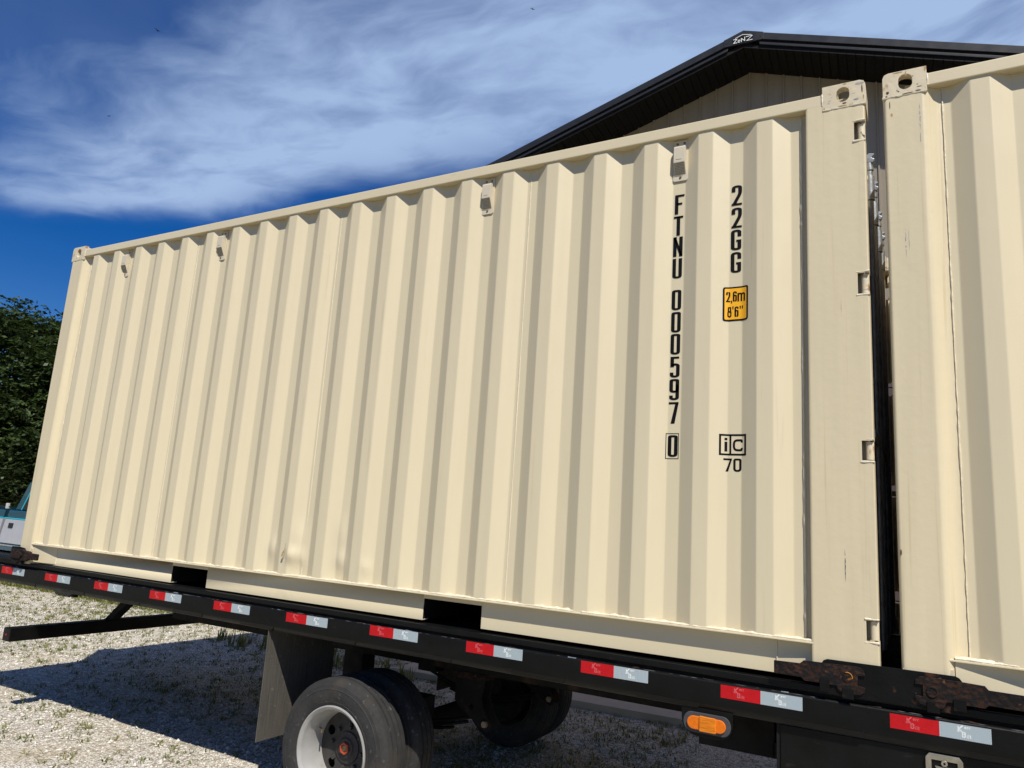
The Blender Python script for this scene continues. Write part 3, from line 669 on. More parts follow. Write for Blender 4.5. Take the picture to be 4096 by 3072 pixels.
    # castings
    for yy in (0, 1):
        y0, y1 = (-.002, .16) if yy == 0 else (Wd - .16, Wd + .002); fc = y0 if yy == 0 else y1
        casting(c, .006 if front else .014, .184, y0, y1, 2.473, 2.591, -1, fc); casting(c, 5.880, 6.058, y0, y1, 2.473, 2.591, 1, fc)
        yb0, yb1 = (.0035, .16) if yy == 0 else (Wd - .16, Wd - .0035); fb = yb0 if yy == 0 else yb1; casting(c, .017, .184, yb0, yb1, 0, .1175, -1, fb); casting(c, 5.880, 6.050, yb0, yb1, 0, .1175, 1, fb)
    for a, b, zz_ in ((5.882, 6.056, 2.4735), (.012, .182, 2.4735)):
        p, r = bead(a, b, .001, zz_, .0045, .008, a + 1, amp=.9); MB().tube(p, r, 6).build('casting_weld', M_weld, c, smooth=True)
    for xx in (5.879, .185):
        p, r = bead(2.50, 2.556, xx, .001, .0045, .006, xx, axis='z', amp=.9); MB().tube(p, r, 6).build('rail_weld', M_weld, c, smooth=True)
    return c
PH1 = 5.5905
c1 = container(0.0, PH1, 'cream container on the trailer with number FTNU 000597 and a yellow height placard', True)
c2 = container(6.112, 6.451, 'cream container cut off at the right edge of the photo, without lettering', False)
for (xa, xb, za, zb, ob, x_off, m_) in ((5.935, 5.9395, .40, .53, c1, 0, M_scratch), (5.941, 5.942, 1.50, 1.58, c1, 0, M_scratch), (6.192, 6.196, 1.73, 1.86, c2, 6.112, M_scuff), (6.205, 6.207, 1.76, 1.86, c2, 6.112, M_scuff), (6.262, 6.268, 2.30, 2.42, c2, 6.112, M_scuff)):
    qs = []; n = 14
    for i in range(n):
        if random.random() < .12: continue
        z0, z1 = za + (zb - za) * i / n, za + (zb - za) * (i + 1) / n; w = math.sin(math.pi * (i + .5) / n) * (xb - xa) * random.uniform(.5, 1); xm = (xa + xb) / 2 - x_off + random.gauss(0, .0004)
        qs += rect(xm - w / 2, xm + w / 2, z0, z1)
    print_mesh(qs, 'scuff_mark', m_, ob, lambda x: -.0006)

print_mesh([((2.846, .262), (2.862, .262), (2.868, .30), (2.852, .285)), ((2.862, .285), (2.867, .285), (2.879, .345), (2.876, .345))], 'rust_mark', mat('thin_rust_stain', (.44, .33, .15), .7), c1, lambda x: yprof(x, PH1) - .021)
def blot(parent, xc, zc, w, h, m_, y, seed):
    n = 11; w *= .75; h *= .8; pts = [(xc + w * .5 * math.cos(2 * math.pi * i / n) * (1 + .7 * noise.noise((i * 1.3, seed, 0))), zc + h * .5 * math.sin(2 * math.pi * i / n) * (1 + .7 * noise.noise((i * 1.7, seed + 5, 0)))) for i in range(n)]
    print_mesh(fill_(pts), 'paint_chip', m_, parent, lambda x: y)
def fill_(path):
    c = Vector((sum(p[0] for p in path) / len(path), sum(p[1] for p in path) / len(path))); return [(c, path[i], path[(i + 1) % len(path)]) for i in range(len(path))]
M_run = mat('thin_rust_run', (.42, .26, .09), .7, var=.3, vscale=60); M_chip = mat('bare_rust_chip', (.10, .045, .025), .8, var=.4, vscale=60)
for i, (xc, zc, w, h, m_) in enumerate(((6.035, 2.575, .05, .012, M_scuff), (6.045, 2.545, .007, .05, M_chip), (6.050, 2.505, .005, .03, M_run), (5.975, 2.586, .02, .006, M_run), (5.965, 2.480, .05, .006, M_run), (5.972, 2.492, .025, .008, M_chip), (6.02, 2.50, .03, .010, M_scuff), (5.888, 2.482, .008, .012, M_run))): blot(c1, xc, zc, w, h, m_, -.0028, i)
for i, (xc, zc, w, h, m_) in enumerate(((.105, 2.572, .005, .03, M_run), (.033, 2.497, .016, .016, M_chip), (.028, 2.48, .012, .008, M_chip), (.11, 2.478, .05, .006, M_chip), (.15, 2.482, .03, .006, M_chip), (.155, 2.500, .03, .004, M_chip), (.178, 2.575, .008, .02, M_run), (.075, 2.585, .05, .005, M_run), (.07, 2.50, .012, .008, M_scuff))): blot(c2, xc, zc, w, h, m_, -.0028, i + 20)
for i, (xc, zc, w, h, m_) in enumerate(((.040, 2.435, .005, .045, M_chip), (.046, 2.39, .012, .02, M_run), (.152, 2.26, .004, .06, M_scuff), (.025, .53, .008, .03, M_chip))): blot(c2, xc, zc, w, h, m_, -.0007, i + 40)
# vents on the recessed flats, just under the top rail
def vent(xc):
    x0, x1, zt, zb, y = xc - .038, xc + .038, 2.489, 2.271, .0435
    v = MB().prism([(x0 + .006, zb), (x1 - .006, zb), (x1, zb + .006), (x1, zt - .006), (x1 - .006, zt), (x0 + .006, zt), (x0, zt - .006), (x0, zb + .006)], 'y', y - .006, y).build('vent', M_vent, c1, bevel=.0015)
    a, b = x0 + .009, x1 - .010
    hd = [(y - .0065, zt - .034), (y - .027, zt - .040), (y - .033, zt - .048), (y - .035, zb + .090), (y - .0335, zb + .087), (y - .0065, zb + .032)]
    MB().prism(hd, 'x', a, b).build('hood', M_vent, v, bevel=.002)
    # slanted grille under the hood
    g0 = Vector((0, y - .0350, zb + .0855)); g1 = Vector((0, y - .0085, zb + .0335)); n_ = Vector((0, -(g0.z - g1.z), -(g1.y - g0.y))).normalized() * .0012
    q = [Vector((a + .005, 0, 0)) + g0 + n_, Vector((b - .005, 0, 0)) + g0 + n_, Vector((b - .005, 0, 0)) + g1 + n_, Vector((a + .005, 0, 0)) + g1 + n_]
    gm = MB(); gm.add(q, [(0, 1, 2, 3)])
    gm.build('grille', M_grille, v)
    bars = MB()
    for i in range(9):
        t = i / 8; xx = a + .005 + (b - a - .010) * t
        bars.add([Vector((xx - .0011, 0, 0)) + g0 + n_ * 2, Vector((xx + .0011, 0, 0)) + g0 + n_ * 2, Vector((xx + .0011, 0, 0)) + g1 + n_ * 2, Vector((xx - .0011, 0, 0)) + g1 + n_ * 2], [(0, 1, 2, 3)])
        p = g0.lerp(g1, t); d = (g1 - g0).normalized() * .0011
        bars.add([Vector((a + .005, 0, 0)) + p - d + n_ * 2.2, Vector((b - .005, 0, 0)) + p - d + n_ * 2.2, Vector((b - .005, 0, 0)) + p + d + n_ * 2.2, Vector((a + .005, 0, 0)) + p + d + n_ * 2.2], [(0, 1, 2, 3)])
    bars.build('grille_bars', M_vent, v)
    for sx, sz in ((x0 + .02, zt - .017), (x1 - .02, zt - .017), (xc, zb + .018)):
        MB().lathe_y([(y - .010, .0005), (y - .0095, .005), (y - .006, .0068)], sx, sz, 10).build('screw', M_screw, v)
    MB().prism(stadium(0, 0, .004, .014), 'y', -.0008, .0008).build('name_boss', M_vent, v, loc=(xc - .001, y - .0352, zb + .108)).rotation_euler = (0, math.pi / 2, 0)
for xc in (5.2165, 4.0925, 1.847, .727): vent(xc)

# lettering on the sheet
pf = lambda e: (lambda x: yprof(x, PH1) - e)
bk = breaks(5.0, 5.78, PH1)
def column(chars, x0, w, h, t):
    q = []
    for ch, zt, dx, hh in chars: q += at(bold(ch, w, hh, t), x0 + dx, zt - hh)
    return q
H_ = .1015
num = [('F', 2.200, .004, H_), ('T', 2.087, .0, H_), ('N', 1.978, .0, H_), ('U', 1.866, -.001, H_), ('0', 1.705, -.001, H_), ('0', 1.594, -.001, H_), ('0', 1.485, -.0015, H_), ('5', 1.373, -.0015, H_), ('9', 1.264, -.002, H_), ('7', 1.153, -.003, H_ + .001), ('0', .996, -.003, H_)]
print_mesh(column(num[:4], 5.187, .047, H_, .0100), 'owner_code', M_ink, c1, pf(.0014), bk)
print_mesh(column(num[4:-1], 5.187, .047, H_, .0100), 'serial_number', M_ink, c1, pf(.0014), bk)
qn = column(num[-1:], 5.187, .047, H_, .0100) + stroke([(5.1755, 1.0035), (5.2345, 1.0035), (5.2345, .8865), (5.1755, .8865)], .003, True)
print_mesh(qn, 'check_digit', M_ink, c1, pf(.0014), bk)
code = [('2', 2.200, 0, H_), ('2', 2.086, 0, H_), ('G', 1.975, -.002, H_), ('G', 1.863, -.002, H_)]
print_mesh(column(code, 5.468, .048, H_, .0100), 'size_code', M_ink, c1, pf(.0014), bk)
rr = lambda x0, x1, z0, z1, r: rpath([((x0 + x1) / 2, z1), (x0, z1), (x0, z0), (x1, z0), (x1, z1), ((x0 + x1) / 2, z1)], r)[:-1]
def fill(path):
    c = Vector((sum(p[0] for p in path) / len(path), sum(p[1] for p in path) / len(path))); return [(c, path[i], path[(i + 1) % len(path)]) for i in range(len(path))]
sticky = lambda e: (lambda x: min(yprof(x, PH1), sum(yprof(x + d, PH1) for d in (-.009, -.006, -.003, 0, .003, .006, .009)) / 7) - e - .0004)   # the vinyl bridges the folds
sb = sorted([5.426 + .0045 * i for i in range(28)] + bk)
pl = print_mesh(fill(rr(5.4335, 5.5485, 1.527, 1.6925, .012)), 'height_placard', M_ink, c1, sticky(.0012), sb)
print_mesh(fill(rr(5.4415, 5.5405, 1.535, 1.6845, .006)), 'placard_field', M_yellow, pl, sticky(.0019), sb)
qt = []
for ch, xx, w, zb, hh in (('2', 5.4475, .0185, 1.6195, .050), (',', 5.4685, .006, 1.6195, .050), ('6', 5.4775, .0185, 1.6195, .050), ('m', 5.4985, .0355, 1.6195, .058), ('8', 5.4535, .0185, 1.5455, .050), ("'", 5.4755, .006, 1.5455, .052), ('6', 5.4855, .0185, 1.5455, .050), ("'", 5.5085, .006, 1.5455, .052), ("'", 5.5185, .006, 1.5455, .052)):
    qt += at(bold(ch, w, hh, .0060, 1.0 if w < .01 or ch == '8' else 1.22), xx, zb)
print_mesh(qt, 'placard_text', M_ink, pl, sticky(.0027), sb)
qi = stroke([(5.4290, .9960), (5.5380, .9960), (5.5380, .9085), (5.4290, .9085)], .0085, True) + stroke([(5.4715, .996), (5.4715, .9085)], .0085)
qi += at(glyph('i', .02, .062, .0115), 5.4425, .9215) + at(glyph('C', .044, .054, .0095), 5.4825, .9235)
print_mesh(qi, 'interchange_mark', M_ink, c1, pf(.0014), bk)
print_mesh(at(bold('7', .036, .059, .0085, 1.2), 5.443, .832) + at(bold('0', .036, .059, .0085, 1.2), 5.485, .832), 'stack_mark', M_ink, c1, pf(.0014), bk)

# ================================================================== TRAILER
TX0, TX1 = -.87, 12.6
tr = thing('container_trailer', (0, 0, 0), 'black flatbed trailer under both containers with red and silver reflector tape', 'trailer')
dz = lambda x: -.0032 * x                     # the deck falls slightly towards the front
def rail(prof, name, m_, x0=TX0, x1=TX1, bevel=.004, sm=False):
    mb = MB(); n = 24; m = len(prof); vs = []; fs = []
    for i in range(n + 1):
        x = x0 + (x1 - x0) * i / n; vs += [(x, y, z + dz(x)) for y, z in prof]
    for i in range(n):
        for k_ in range(m): j = (k_ + 1) % m; fs.append((i * m + k_, i * m + j, (i + 1) * m + j, (i + 1) * m + k_))
    fs += [tuple(range(m)), tuple(range(n * m + m - 1, n * m - 1, -1))]
    return mb.add(vs, fs).build(name, m_, tr, bevel=bevel, loc=(0, 0, Z0))
for side in (0, 1):
    f = (lambda y: y) if side == 0 else (lambda y: 2.438 - y)
    rail([(f(.012), .0095 - .002), (f(.012), -.020), (f(.10), -.020), (f(.10), .0075)], 'deck_edge', M_black)
    rail([(f(-.005), -.040), (f(.004), -.034), (f(.060), -.034), (f(.060), -.160), (f(.014), -.160), (f(.003), -.146), (f(-.005), -.128)], 'side_rail', M_black)
    rail([(f(.024), -.019), (f(.024), -.033), (f(.11), -.033), (f(.11), -.019)], 'rail_packing', M_under, bevel=0)
    for i in range(20):                                      # flattened pads along the rail's lower edge
        x = -.6 + i * .63; z = dz(x) + Z0
        if side == 0: MB().add([(x, .0035, z - .134), (x + .30, .0035, z - .134 - .001), (x + .285, .011, z - .157), (x + .015, .011, z - .156), (x, -.0058, z - .131), (x + .30, -.0058, z - .132), (x + .285, -.0005, z - .154), (x + .015, -.0005, z - .153)], [(4, 5, 6, 7), (0, 4, 7, 3), (0, 1, 5, 4), (1, 2, 6, 5), (2, 3, 7, 6)]).build('rail_pad', M_black, tr)
p, rr_ = bead(TX0, 7.6, .003, 0, .0012, .02, 3.3, amp=1.6); MB().tube([(a, b, -.0365 + c_ + dz(a) + Z0) for a, b, c_ in p], rr_, 5).build('dusty_glint_line', mat('dusty_lip_glint', (.10, .095, .088), .9), tr)  # pale line paints the lip's glint together with its dust specks
for i in range(22):
    x = .02 + i * .315; p, rr_ = bead(x, x + random.uniform(.02, .05), .004, -.036 + dz(x) + Z0, .0045, .006, i * 1.7, amp=.9); MB().tube(p, rr_, 6).build('weld_tack', M_rust if i % 3 else M_steel, tr, smooth=True)
for i in range(19):                                          # deck cross members
    x = TX0 + .15 + i * .72; MB().box(x, x + .08, .101, 2.337, Z0 - .13 + dz(x), Z0 - .022 + dz(x)).build('cross_member', M_under, tr)
MB().box(TX0, TX1, .111, 2.327, Z0 - .021 - .03, Z0 - .022 + .0).build('deck_plate', M_under, tr)
for yy in (.72, 1.62):
    MB().box(1.0, TX1, yy, yy + .1, Z0 - .36, Z0 - .135).build('frame_beam', M_under, tr)
# rear bumper bar across the tail with two struts
MB().box(.005, .105, .0, 2.438, Z0 - .585, Z0 - .486).build('rear_bumper', M_black, tr, bevel=.008)
for yy in (.80, 1.60):
    MB().add([(.02, yy, Z0 - .487), (.10, yy, Z0 - .487), (.50, yy, Z0 - .16), (.40, yy, Z0 - .16), (.02, yy + .08, Z0 - .487), (.10, yy + .08, Z0 - .487), (.50, yy + .08, Z0 - .16), (.40, yy + .08, Z0 - .16)],
             [(0, 1, 2, 3), (4, 7, 6, 5), (0, 4, 5, 1), (1, 5, 6, 2), (2, 6, 7, 3), (3, 7, 4, 0)]).build('bumper_strut', M_under, tr)
MB().lathe_y([(-.003, .0005), (-.003, .006), (.0, .007)], .055, Z0 - .535, 10).build('bumper_reflector', M_redtape, tr)
# reflective tape, red and silver halves with the maker's name printed on both
def logo(x, z, s):
    q = at(glyph('K', .013 * s, .022 * s, .0042 * s), x, z + .002) + at(glyph('B', .0125 * s, .020 * s, .0040 * s), x + .0125 * s, z - .0165 * s)
    for ch, dx, dz_, w, h in (('e', .021, .013, .0062, .0082), ('r', .0290, .013, .0048, .0082), ('r', .0355, .013, .0048, .0082), ('i', .0275, -.0165, .003, .011), ('l', .0325, -.0165, .003, .0125), ('t', .0365, -.0165, .0055, .0115)):
        q += at(glyph(ch, w * s, h * s, 0.0021 * s), x + dx * s, z + dz_ * s)
    return q
ty = -.0056
tp0 = MB().box(0, .1605, ty, ty + .0004, -.0515, 0).build('reflector_tape', M_redtape, tr)
MB().box(.1605, .321, ty, ty + .0004, -.0515, 0).build('silver_half', M_silvertape, tp0)
print_mesh(logo(.055, -.0265, 1.0), 'lettering', M_redprint, tp0, lambda x: ty - .0004)
print_mesh(logo(.218, -.0265, 1.0), 'silver_lettering', M_whiteprint, tp0, lambda x: ty - .0004)
tx = [-.163, .442, 1.061, 1.681, 2.314, 2.940, 3.567, 4.188, 4.815, 5.451, 6.081, 6.72, 7.35, 7.98]
tz = [-.0428, -.0437, -.0457, -.0475, -.049, -.049, -.046, -.0495, -.055, -.0613, -.066, -.069, -.071, -.073]
for i, (x, z) in enumerate(zip(tx, tz)):
    o = tp0 if i == 0 else inst(tp0, tr, (0, 0, 0)); o.location = (x, 0, Z0 + z)
# cover plate over the joint and rusty lock arms bolted to it
ZP = Z0
MB().prism([(5.846, -.031), (5.846, .083), (5.852, .092), (5.866, .0985), (6.30, .0985), (6.312, .093), (6.322, .080), (6.322, -.033)], 'y', -.0095, -.0055).build('joint_plate', M_blackrust, tr, bevel=.002, loc=(0, 0, ZP))
LA = [(5.666, .067), (5.765, .069), (5.779, .082), (5.97, .085), (5.986, .083), (5.996, .073), (6.001, .054), (5.975, .052), (5.973, .015), (6.001, .012), (5.998, -.004), (5.984, -.017), (5.958, -.019), (5.917, -.016), (5.903, -.007), (5.899, .006), (5.832, .006), (5.781, .006), (5.769, .017), (5.671, .018), (5.666, .022)]
RA = [(6.168, .054), (6.171, .071), (6.185, .083), (6.317, .082), (6.390, .079), (6.401, .066), (6.56, .064), (6.56, .011), (6.399, .014), (6.387, .002), (6.284, .005), (6.269, .005), (6.259, -.017), (6.242, -.024), (6.204, -.019), (6.182, -.013), (6.167, .007), (6.168, .013), (6.193, .013), (6.194, .054)]
a1 = MB().prism(LA, 'y', -.0175, -.010).build('lock_arm', M_rust, tr, bevel=.0012, loc=(0, 0, ZP)); a2 = MB().prism(RA, 'y', -.0175, -.010).build('lock_arm', M_rust, tr, bevel=.0012, loc=(0, 0, ZP))
for x0, x1, z0, z1, y in ((5.838, 5.874, -.024, .024, -.0215), (5.919, 5.960, -.037, .0, -.0215)): MB().box(x0, x1, y, -.018, z0, z1).build('tab', M_black, a1, bevel=.002)
for x0, x1, z0, z1, y in ((6.205, 6.246, -.039, -.001, -.0215), (6.290, 6.330, -.02, .021, -.0215)): MB().box(x0, x1, y, -.018, z0, z1).build('tab', M_blackrust, a2, bevel=.002)
MB().lathe_y([(-.0178, .021), (-.0215, .019), (-.0215, .014), (-.0195, .0135), (-.0195, .0004)], 6.224, .034, 20).build('pivot_bolt', M_rust, a2, smooth=True)
MB().lathe_y([(-.0178, .017), (-.0195, .0165), (-.0195, .0004)], 5.938, .038, 20).build('pivot_bolt', M_rust, a1, smooth=True)
p_ = [(5.938 + .018 * math.cos(a), -.0195, .042 + .018 * math.sin(a)) for a in (1.9, 1.5, 1.1, .7, .3, 0, -.2)]
MB().tube(p_, .0022, 6).build('weld_scar', mat('orange_rust', (.35, .15, .02), .8), a1)
# lock at the tail
tl = MB().prism([(-.068, .025), (.10, -.02), (.128, .02), (.128, .099), (.119, .114), (.053, .121), (-.063, .118)], 'y', -.016, -.006).build('tail_lock_plate', M_blackrust, tr, bevel=.003, loc=(0, 0, ZP))
MB().prism([(.002, .02), (-.012, .055), (-.011, .090), (.007, .104), (.142, .107), (.166, .100), (.229, .098), (.246, .086), (.341, .085), (.340, .038), (.248, .041), (.204, .024), (.166, .025), (.10, .01), (.075, -.005), (.03, -.004)], 'y', -.046, -.017).build('lock_arm', M_rust, tl, bevel=.006)
MB().prism([(.03, .045), (.09, .035), (.15, .04), (.17, .07), (.13, .09), (.05, .092), (.02, .075)], 'y', -.058, -.0465).build('lock_boss', M_rust, tl, bevel=.006)
for px0 in (.018, .105):
    MB().tube([(px0 + .025, -.026, -.006), (px0 + .025, -.026, .02)], .018, 8).build('lock_pin', M_rust, tl, smooth=True)
MB().box(TX0, -.075, -.0045, .10, .0105, .030).build('tail_plate', M_black, tr, bevel=.003, loc=(0, 0, Z0))
# amber side lamp on a rounded bracket below the rail
BRK = [(5.285, -.17), (5.499, -.17), (5.499, -.222), (5.494, -.247), (5.480, -.268), (5.458, -.280), (5.435, -.284), (5.350, -.284), (5.326, -.279), (5.304, -.265), (5.290, -.244), (5.285, -.222)]
lens = [(5.340 + .0265 * math.cos(a), -.2275 + .0265 * math.sin(a)) for a in [math.pi / 2 + math.pi * i / 10 for i in range(11)]] + [(5.449 + .0265 * math.cos(a), -.2275 + .0265 * math.sin(a)) for a in [-math.pi / 2 + math.pi * i / 10 for i in range(11)]]
brk = MB().prism(BRK, 'y', .004, .010).build('lamp_bracket', M_black, tr, bevel=.002, loc=(0, 0, Z0))
out = lambda pts, k_, cx=5.3945, cz=-.2275: [(cx + (x - cx) * (1 + k_ * .45), cz + (z - cz) * (1 + k_)) for x, z in pts]
MB().prism(out(lens, .50), 'y', -.006, .004).build('grommet', M_rubber, brk, bevel=.003)
MB().prism(lens, 'y', -.016, -.006).build('lamp_lens', M_amber, brk, bevel=.004)
MB().prism([(5.366, -.196), (5.436, -.198), (5.436, -.258), (5.366, -.258)], 'y', -.022, -.012).build('lamp_core', M_amber2, brk, bevel=.006)
for xx in [5.372 + .006 * i for i in range(11)]: MB().box(xx, xx + .002, -.0235, -.0225, -.252, -.203).build('lens_rib', M_amber, brk) if False else None
# black storage box hung under the rail, with a paddle latch
bxo = MB().box(5.684, 9.2, .022, .60, Z0 - .62, Z0 - .1605 - .02).build('storage_box', M_black, tr, bevel=.004)
MB().box(5.668, 5.6835, .03, .60, Z0 - .62, Z0 - .165).build('box_flange', M_under, bxo)
lt = MB().prism([(6.193, -.20), (6.205, -.184), (6.30, -.184), (6.312, -.20), (6.312, -.36), (6.193, -.36)], 'y', .010, .0215, holes=[[(6.212, -.345), (6.212, -.205), (6.294, -.205), (6.294, -.345)]]).build('latch', M_chrome, bxo, bevel=.002, loc=(0, 0, Z0))
lt_b = MB().box(6.2125, 6.2935, .016, .021, -.345, -.205).build('latch_recess', M_black, lt)
lt_p = MB().prism([(6.222, -.225), (6.284, -.225), (6.270, -.25), (6.262, -.30), (6.245, -.30), (6.238, -.25)], 'y', .006, .0155).build('paddle', M_chrome, lt, bevel=.002)
MB().lathe_y([(.002, .004), (.002, .010), (.006, .011)], 6.253, -.212, 14).build('keyhole', M_chrome, lt)
MB().box(5.27, 5.604, .35, .42, Z0 - .40, Z0 - .20).build('frame_brace', M_under, tr)
MB().box(5.60, 5.667, .35, .42, Z0 - .40, Z0 - .335).build('frame_brace', M_under, tr)
MB().box(5.27, 9.0, .38, .41, Z0 - .215, Z0 - .135).build('frame_brace', M_under, tr)
# axle, hangers, springs
MB().tube([(3.347, .20, Z0 - .747), (3.347, 2.24, Z0 - .747)], .062, 16).build('axle', M_under, tr, smooth=True)
HG = [(3.672, -.36), (3.882, -.36), (3.872, -.44), (3.862, -.50), (3.885, -.56), (3.937, -.635), (3.930, -.663), (3.905, -.678), (3.880, -.665), (3.70, -.56), (3.674, -.53)]
for yy in (.735, 1.60):
    for d in (0, .10):
        hg = MB().prism(HG, 'y', yy + d, yy + d + .012, holes=[[(3.795 + .017 * math.cos(a), -.552 + .017 * math.sin(a)) for a in [2 * math.pi * i / 12 for i in range(12)]]]).build('spring_hanger', M_under, tr, bevel=.002, loc=(0, 0, Z0))
        if d == 0: MB().lathe_y([(yy - .018, .0005), (yy - .018, .019), (yy - .001, .022)], 3.900, -.633, 6).build('hanger_bolt', mat('zinc_bolt', (.32, .24, .16), .5, .5), hg)
    MB().box(3.665, 3.89, yy - .02, yy + .13, Z0 - .395, Z0 - .36).build('hanger_seat', M_rust, tr)
    sp = [(2.85 + i * .10, yy + .05, Z0 - .60 - .10 * math.sin(math.pi * i / 10) ** 1) for i in range(11)]
    mb = MB()
    for j in range(3): mb.tube([(x, y, z - j * .022) for x, y, z in sp[j:11 - j]], .011, 6)
    mb.build('leaf_spring', M_under, tr)
    MB().box(2.78, 2.94, yy - .01, yy + .12, Z0 - .60, Z0 - .36).build('spring_hanger', M_under, tr, bevel=.003)
    MB().box(3.25, 3.45, yy - .02, yy + .12, Z0 - .70, Z0 - .56).build('spring_seat', M_under, tr)
# mudflaps behind the wheels
for y0, y1 in ((.006, .597), (1.84, 2.432)):
    MB().box(2.797, 2.804, y0, y1, Z0 - .79, Z0 - .165).build('mudflap', M_flap, tr, bevel=.002)
# dual wheels
def wheel():
    R = .383; T = [(.012, .243), (.005, .256), (.003, .263), (.0055, .2645), (.001, .285), (.0, .305), (.002, .3245), (.0005, .326), (.001, .329), (.004, .331), (.008, .346), (.0075, .349), (.011, .351), (.018, .366), (.030, .378), (.040, R)]
    for g in (.068, .1075, .147): T += [(g - .006, R + .001), (g - .004, R - .011), (g + .004, R - .011), (g + .006, R + .001)]
    T += [(.215 - y, r) for y, r in reversed(T[:16])]
    rim = MB().lathe_y([(.010, .226), (.002, .2365), (.004, .2425), (.012, .2435), (.012, .2375), (.018, .2260), (.05, .2195), (.075, .2035), (.135, .2005), (.165, .196), (.203, .222), (.213, .2405), (.213, .234), (.200, .216), (.168, .190), (.13, .1935), (.08, .1965), (.055, .2115), (.02, .218)], 0, 0, 64, closed=True).build('wheel', M_rim, None, smooth=True)
    MB().lathe_y(T, 0, 0, 72).build('tyre', M_tyre, rim, smooth=True)
    circ = lambda cx, cz, r, n: [(cx + r * math.cos(2 * math.pi * i / n), cz + r * math.sin(2 * math.pi * i / n)) for i in range(n)]
    MB().prism(circ(0, 0, .1925, 40), 'y', .150, .160, holes=[circ(.146 * math.cos(a), .146 * math.sin(a), .027, 14) for a in [math.pi * .15 + 2 * math.pi * i / 5 for i in range(5)]]).build('wheel_disc', M_disc, rim, bevel=.003)
    hb = MB().lathe_y([(.150, .085), (.142, .083), (.140, .058), (.135, .052), (.1300, .050), (.1295, .0005)], 0, 0, 32)
    hb.build('hub', M_disc, rim, smooth=True)
    MB().prism(circ(0, 0, .033, 6), 'y', .118, .130, holes=[circ(0, 0, .020, 18)]).build('hub_nut', M_redcap, rim, bevel=.002)
    MB().lathe_y([(.122, .0005), (.122, .016), (.1299, .017)], 0, 0, 16).build('hub_plug', M_screw, rim, smooth=True)
    lg = MB().lathe_y([(.132, .0005), (.132, .011), (.150, .013)], 0, 0, 6).build('lug_nut', M_disc, rim)
    for i in range(8):
        a = 2 * math.pi * i / 8 + .2; o = lg if i == 0 else lg.copy()
        if i: COL.objects.link(o); o.parent = rim
        o.location = (.108 * math.cos(a), 0, .108 * math.sin(a))
    MB().tube([(-.19, .10, .02), (-.165, .085, .03), (-.14, .062, .028)], .0045, 6).build('valve_stem', M_screw, rim)
    return rim
w0 = wheel(); w0.parent = tr; w0.location = (3.347, .020, Z0 - .747); w0.rotation_euler = (0, .35, 0)
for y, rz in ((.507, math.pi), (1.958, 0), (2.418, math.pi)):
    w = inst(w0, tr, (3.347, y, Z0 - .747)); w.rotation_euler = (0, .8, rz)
    w.material_slots[0].link = 'OBJECT'; w.material_slots[0].material = M_disc        # grimy inner and far rims, their colour darkened for the under-deck shade
for ya, yb in ((.42, .52), (1.918, 2.018)): MB().lathe_y([(ya, .001), (ya, .185), (yb, .187), (yb, .001)], 3.347, Z0 - .747, 32).build('brake_drum', M_under, tr, smooth=True)

# ================================================================== PICKUP TRUCK
tk = thing('pickup_truck', (-8.43, 4.17, 0), 'teal and shade-greyed white two-tone pickup truck parked beyond the trailer tail', 'truck')
def side_prism(poly, y0, y1, name, m_, parent=tk, bev=.02): return MB().prism(poly, 'y', y0, y1).build(name, m_, parent, bevel=bev, loc=(0, 0, .115) if parent is tk else None)
W_ = 1.85
body_low = [(-2.25, .34), (2.75, .34), (2.95, .45), (2.95, .62), (-2.35, .62), (-2.35, .45)]
side_prism([(-2.35, .50), (2.92, .50), (2.95, .62), (-2.36, .62)], .012, W_ - .012, 'lower_body', M_teal, bev=.01)
side_prism([(-2.20, .36), (2.75, .36), (2.85, .465), (-2.3, .465)], .05, W_ - .05, 'rocker_panel', M_trim, bev=.01)
side_prism([(-2.36, .580), (2.93, .580), (2.93, .602), (-2.36, .602)], .0, W_, 'chrome_moulding', mat('bright_moulding', (.62, .62, .62), .25, .8), bev=.004)
side_prism([(-2.36, .625), (-.195, .625), (-.195, .78), (-.16, .93), (-.135, 1.06), (-2.38, 1.06)], .0, W_, 'cargo_bed', M_shadewhite, bev=.015)
side_prism([(-2.36, 1.085), (-.135, 1.085), (-.11, 1.22), (-2.37, 1.22)], .012, W_ - .012, 'bed_rim', M_teal, bev=.015)
side_prism([(-.115, .625), (1.05, .625), (1.05, 1.06), (-.045, 1.06), (-.075, .93), (-.115, .78)], .0, W_, 'door', M_shadewhite, bev=.015)
side_prism([(1.07, .625), (2.90, .625), (2.95, .85), (2.90, 1.02), (1.07, 1.06)], .0, W_, 'front_fender', M_shadewhite, bev=.02)
side_prism([(-.045, 1.085), (1.1, 1.085), (2.85, 1.045), (2.80, 1.12), (1.45, 1.22), (.0, 1.22)], .02, W_ - .02, 'hood', M_teal, bev=.02)
for a, b in ((-2.36, -.14), (-.045, 2.88)): side_prism([(a, 1.062), (b, 1.062), (b, 1.083), (a, 1.083)], -.001, W_ + .001, 'pinstripe', M_cyan, bev=0)
side_prism([(-.30, .62), (.0, .62), (.0, 1.20), (-.30, 1.20)], .05, W_ - .05, 'gap_shade_backing', M_trim, bev=0)  # black sheet added behind the door gap to give it its shade
cab = side_prism([(.02, 1.22), (1.45, 1.22), (.98, 1.74), (.86, 1.78), (.46, 1.78), (.35, 1.74)], .10, W_ - .10, 'cab', M_teal, bev=.03)
side_prism([(.285, 1.24), (1.36, 1.24), (.95, 1.69), (.56, 1.69)], .094, .1005, 'window', M_glass, cab, 0)
side_prism([(.245, 1.235), (.275, 1.228), (.55, 1.70), (.525, 1.71)], .088, .102, 'window_trim', M_cyan, cab, .003)
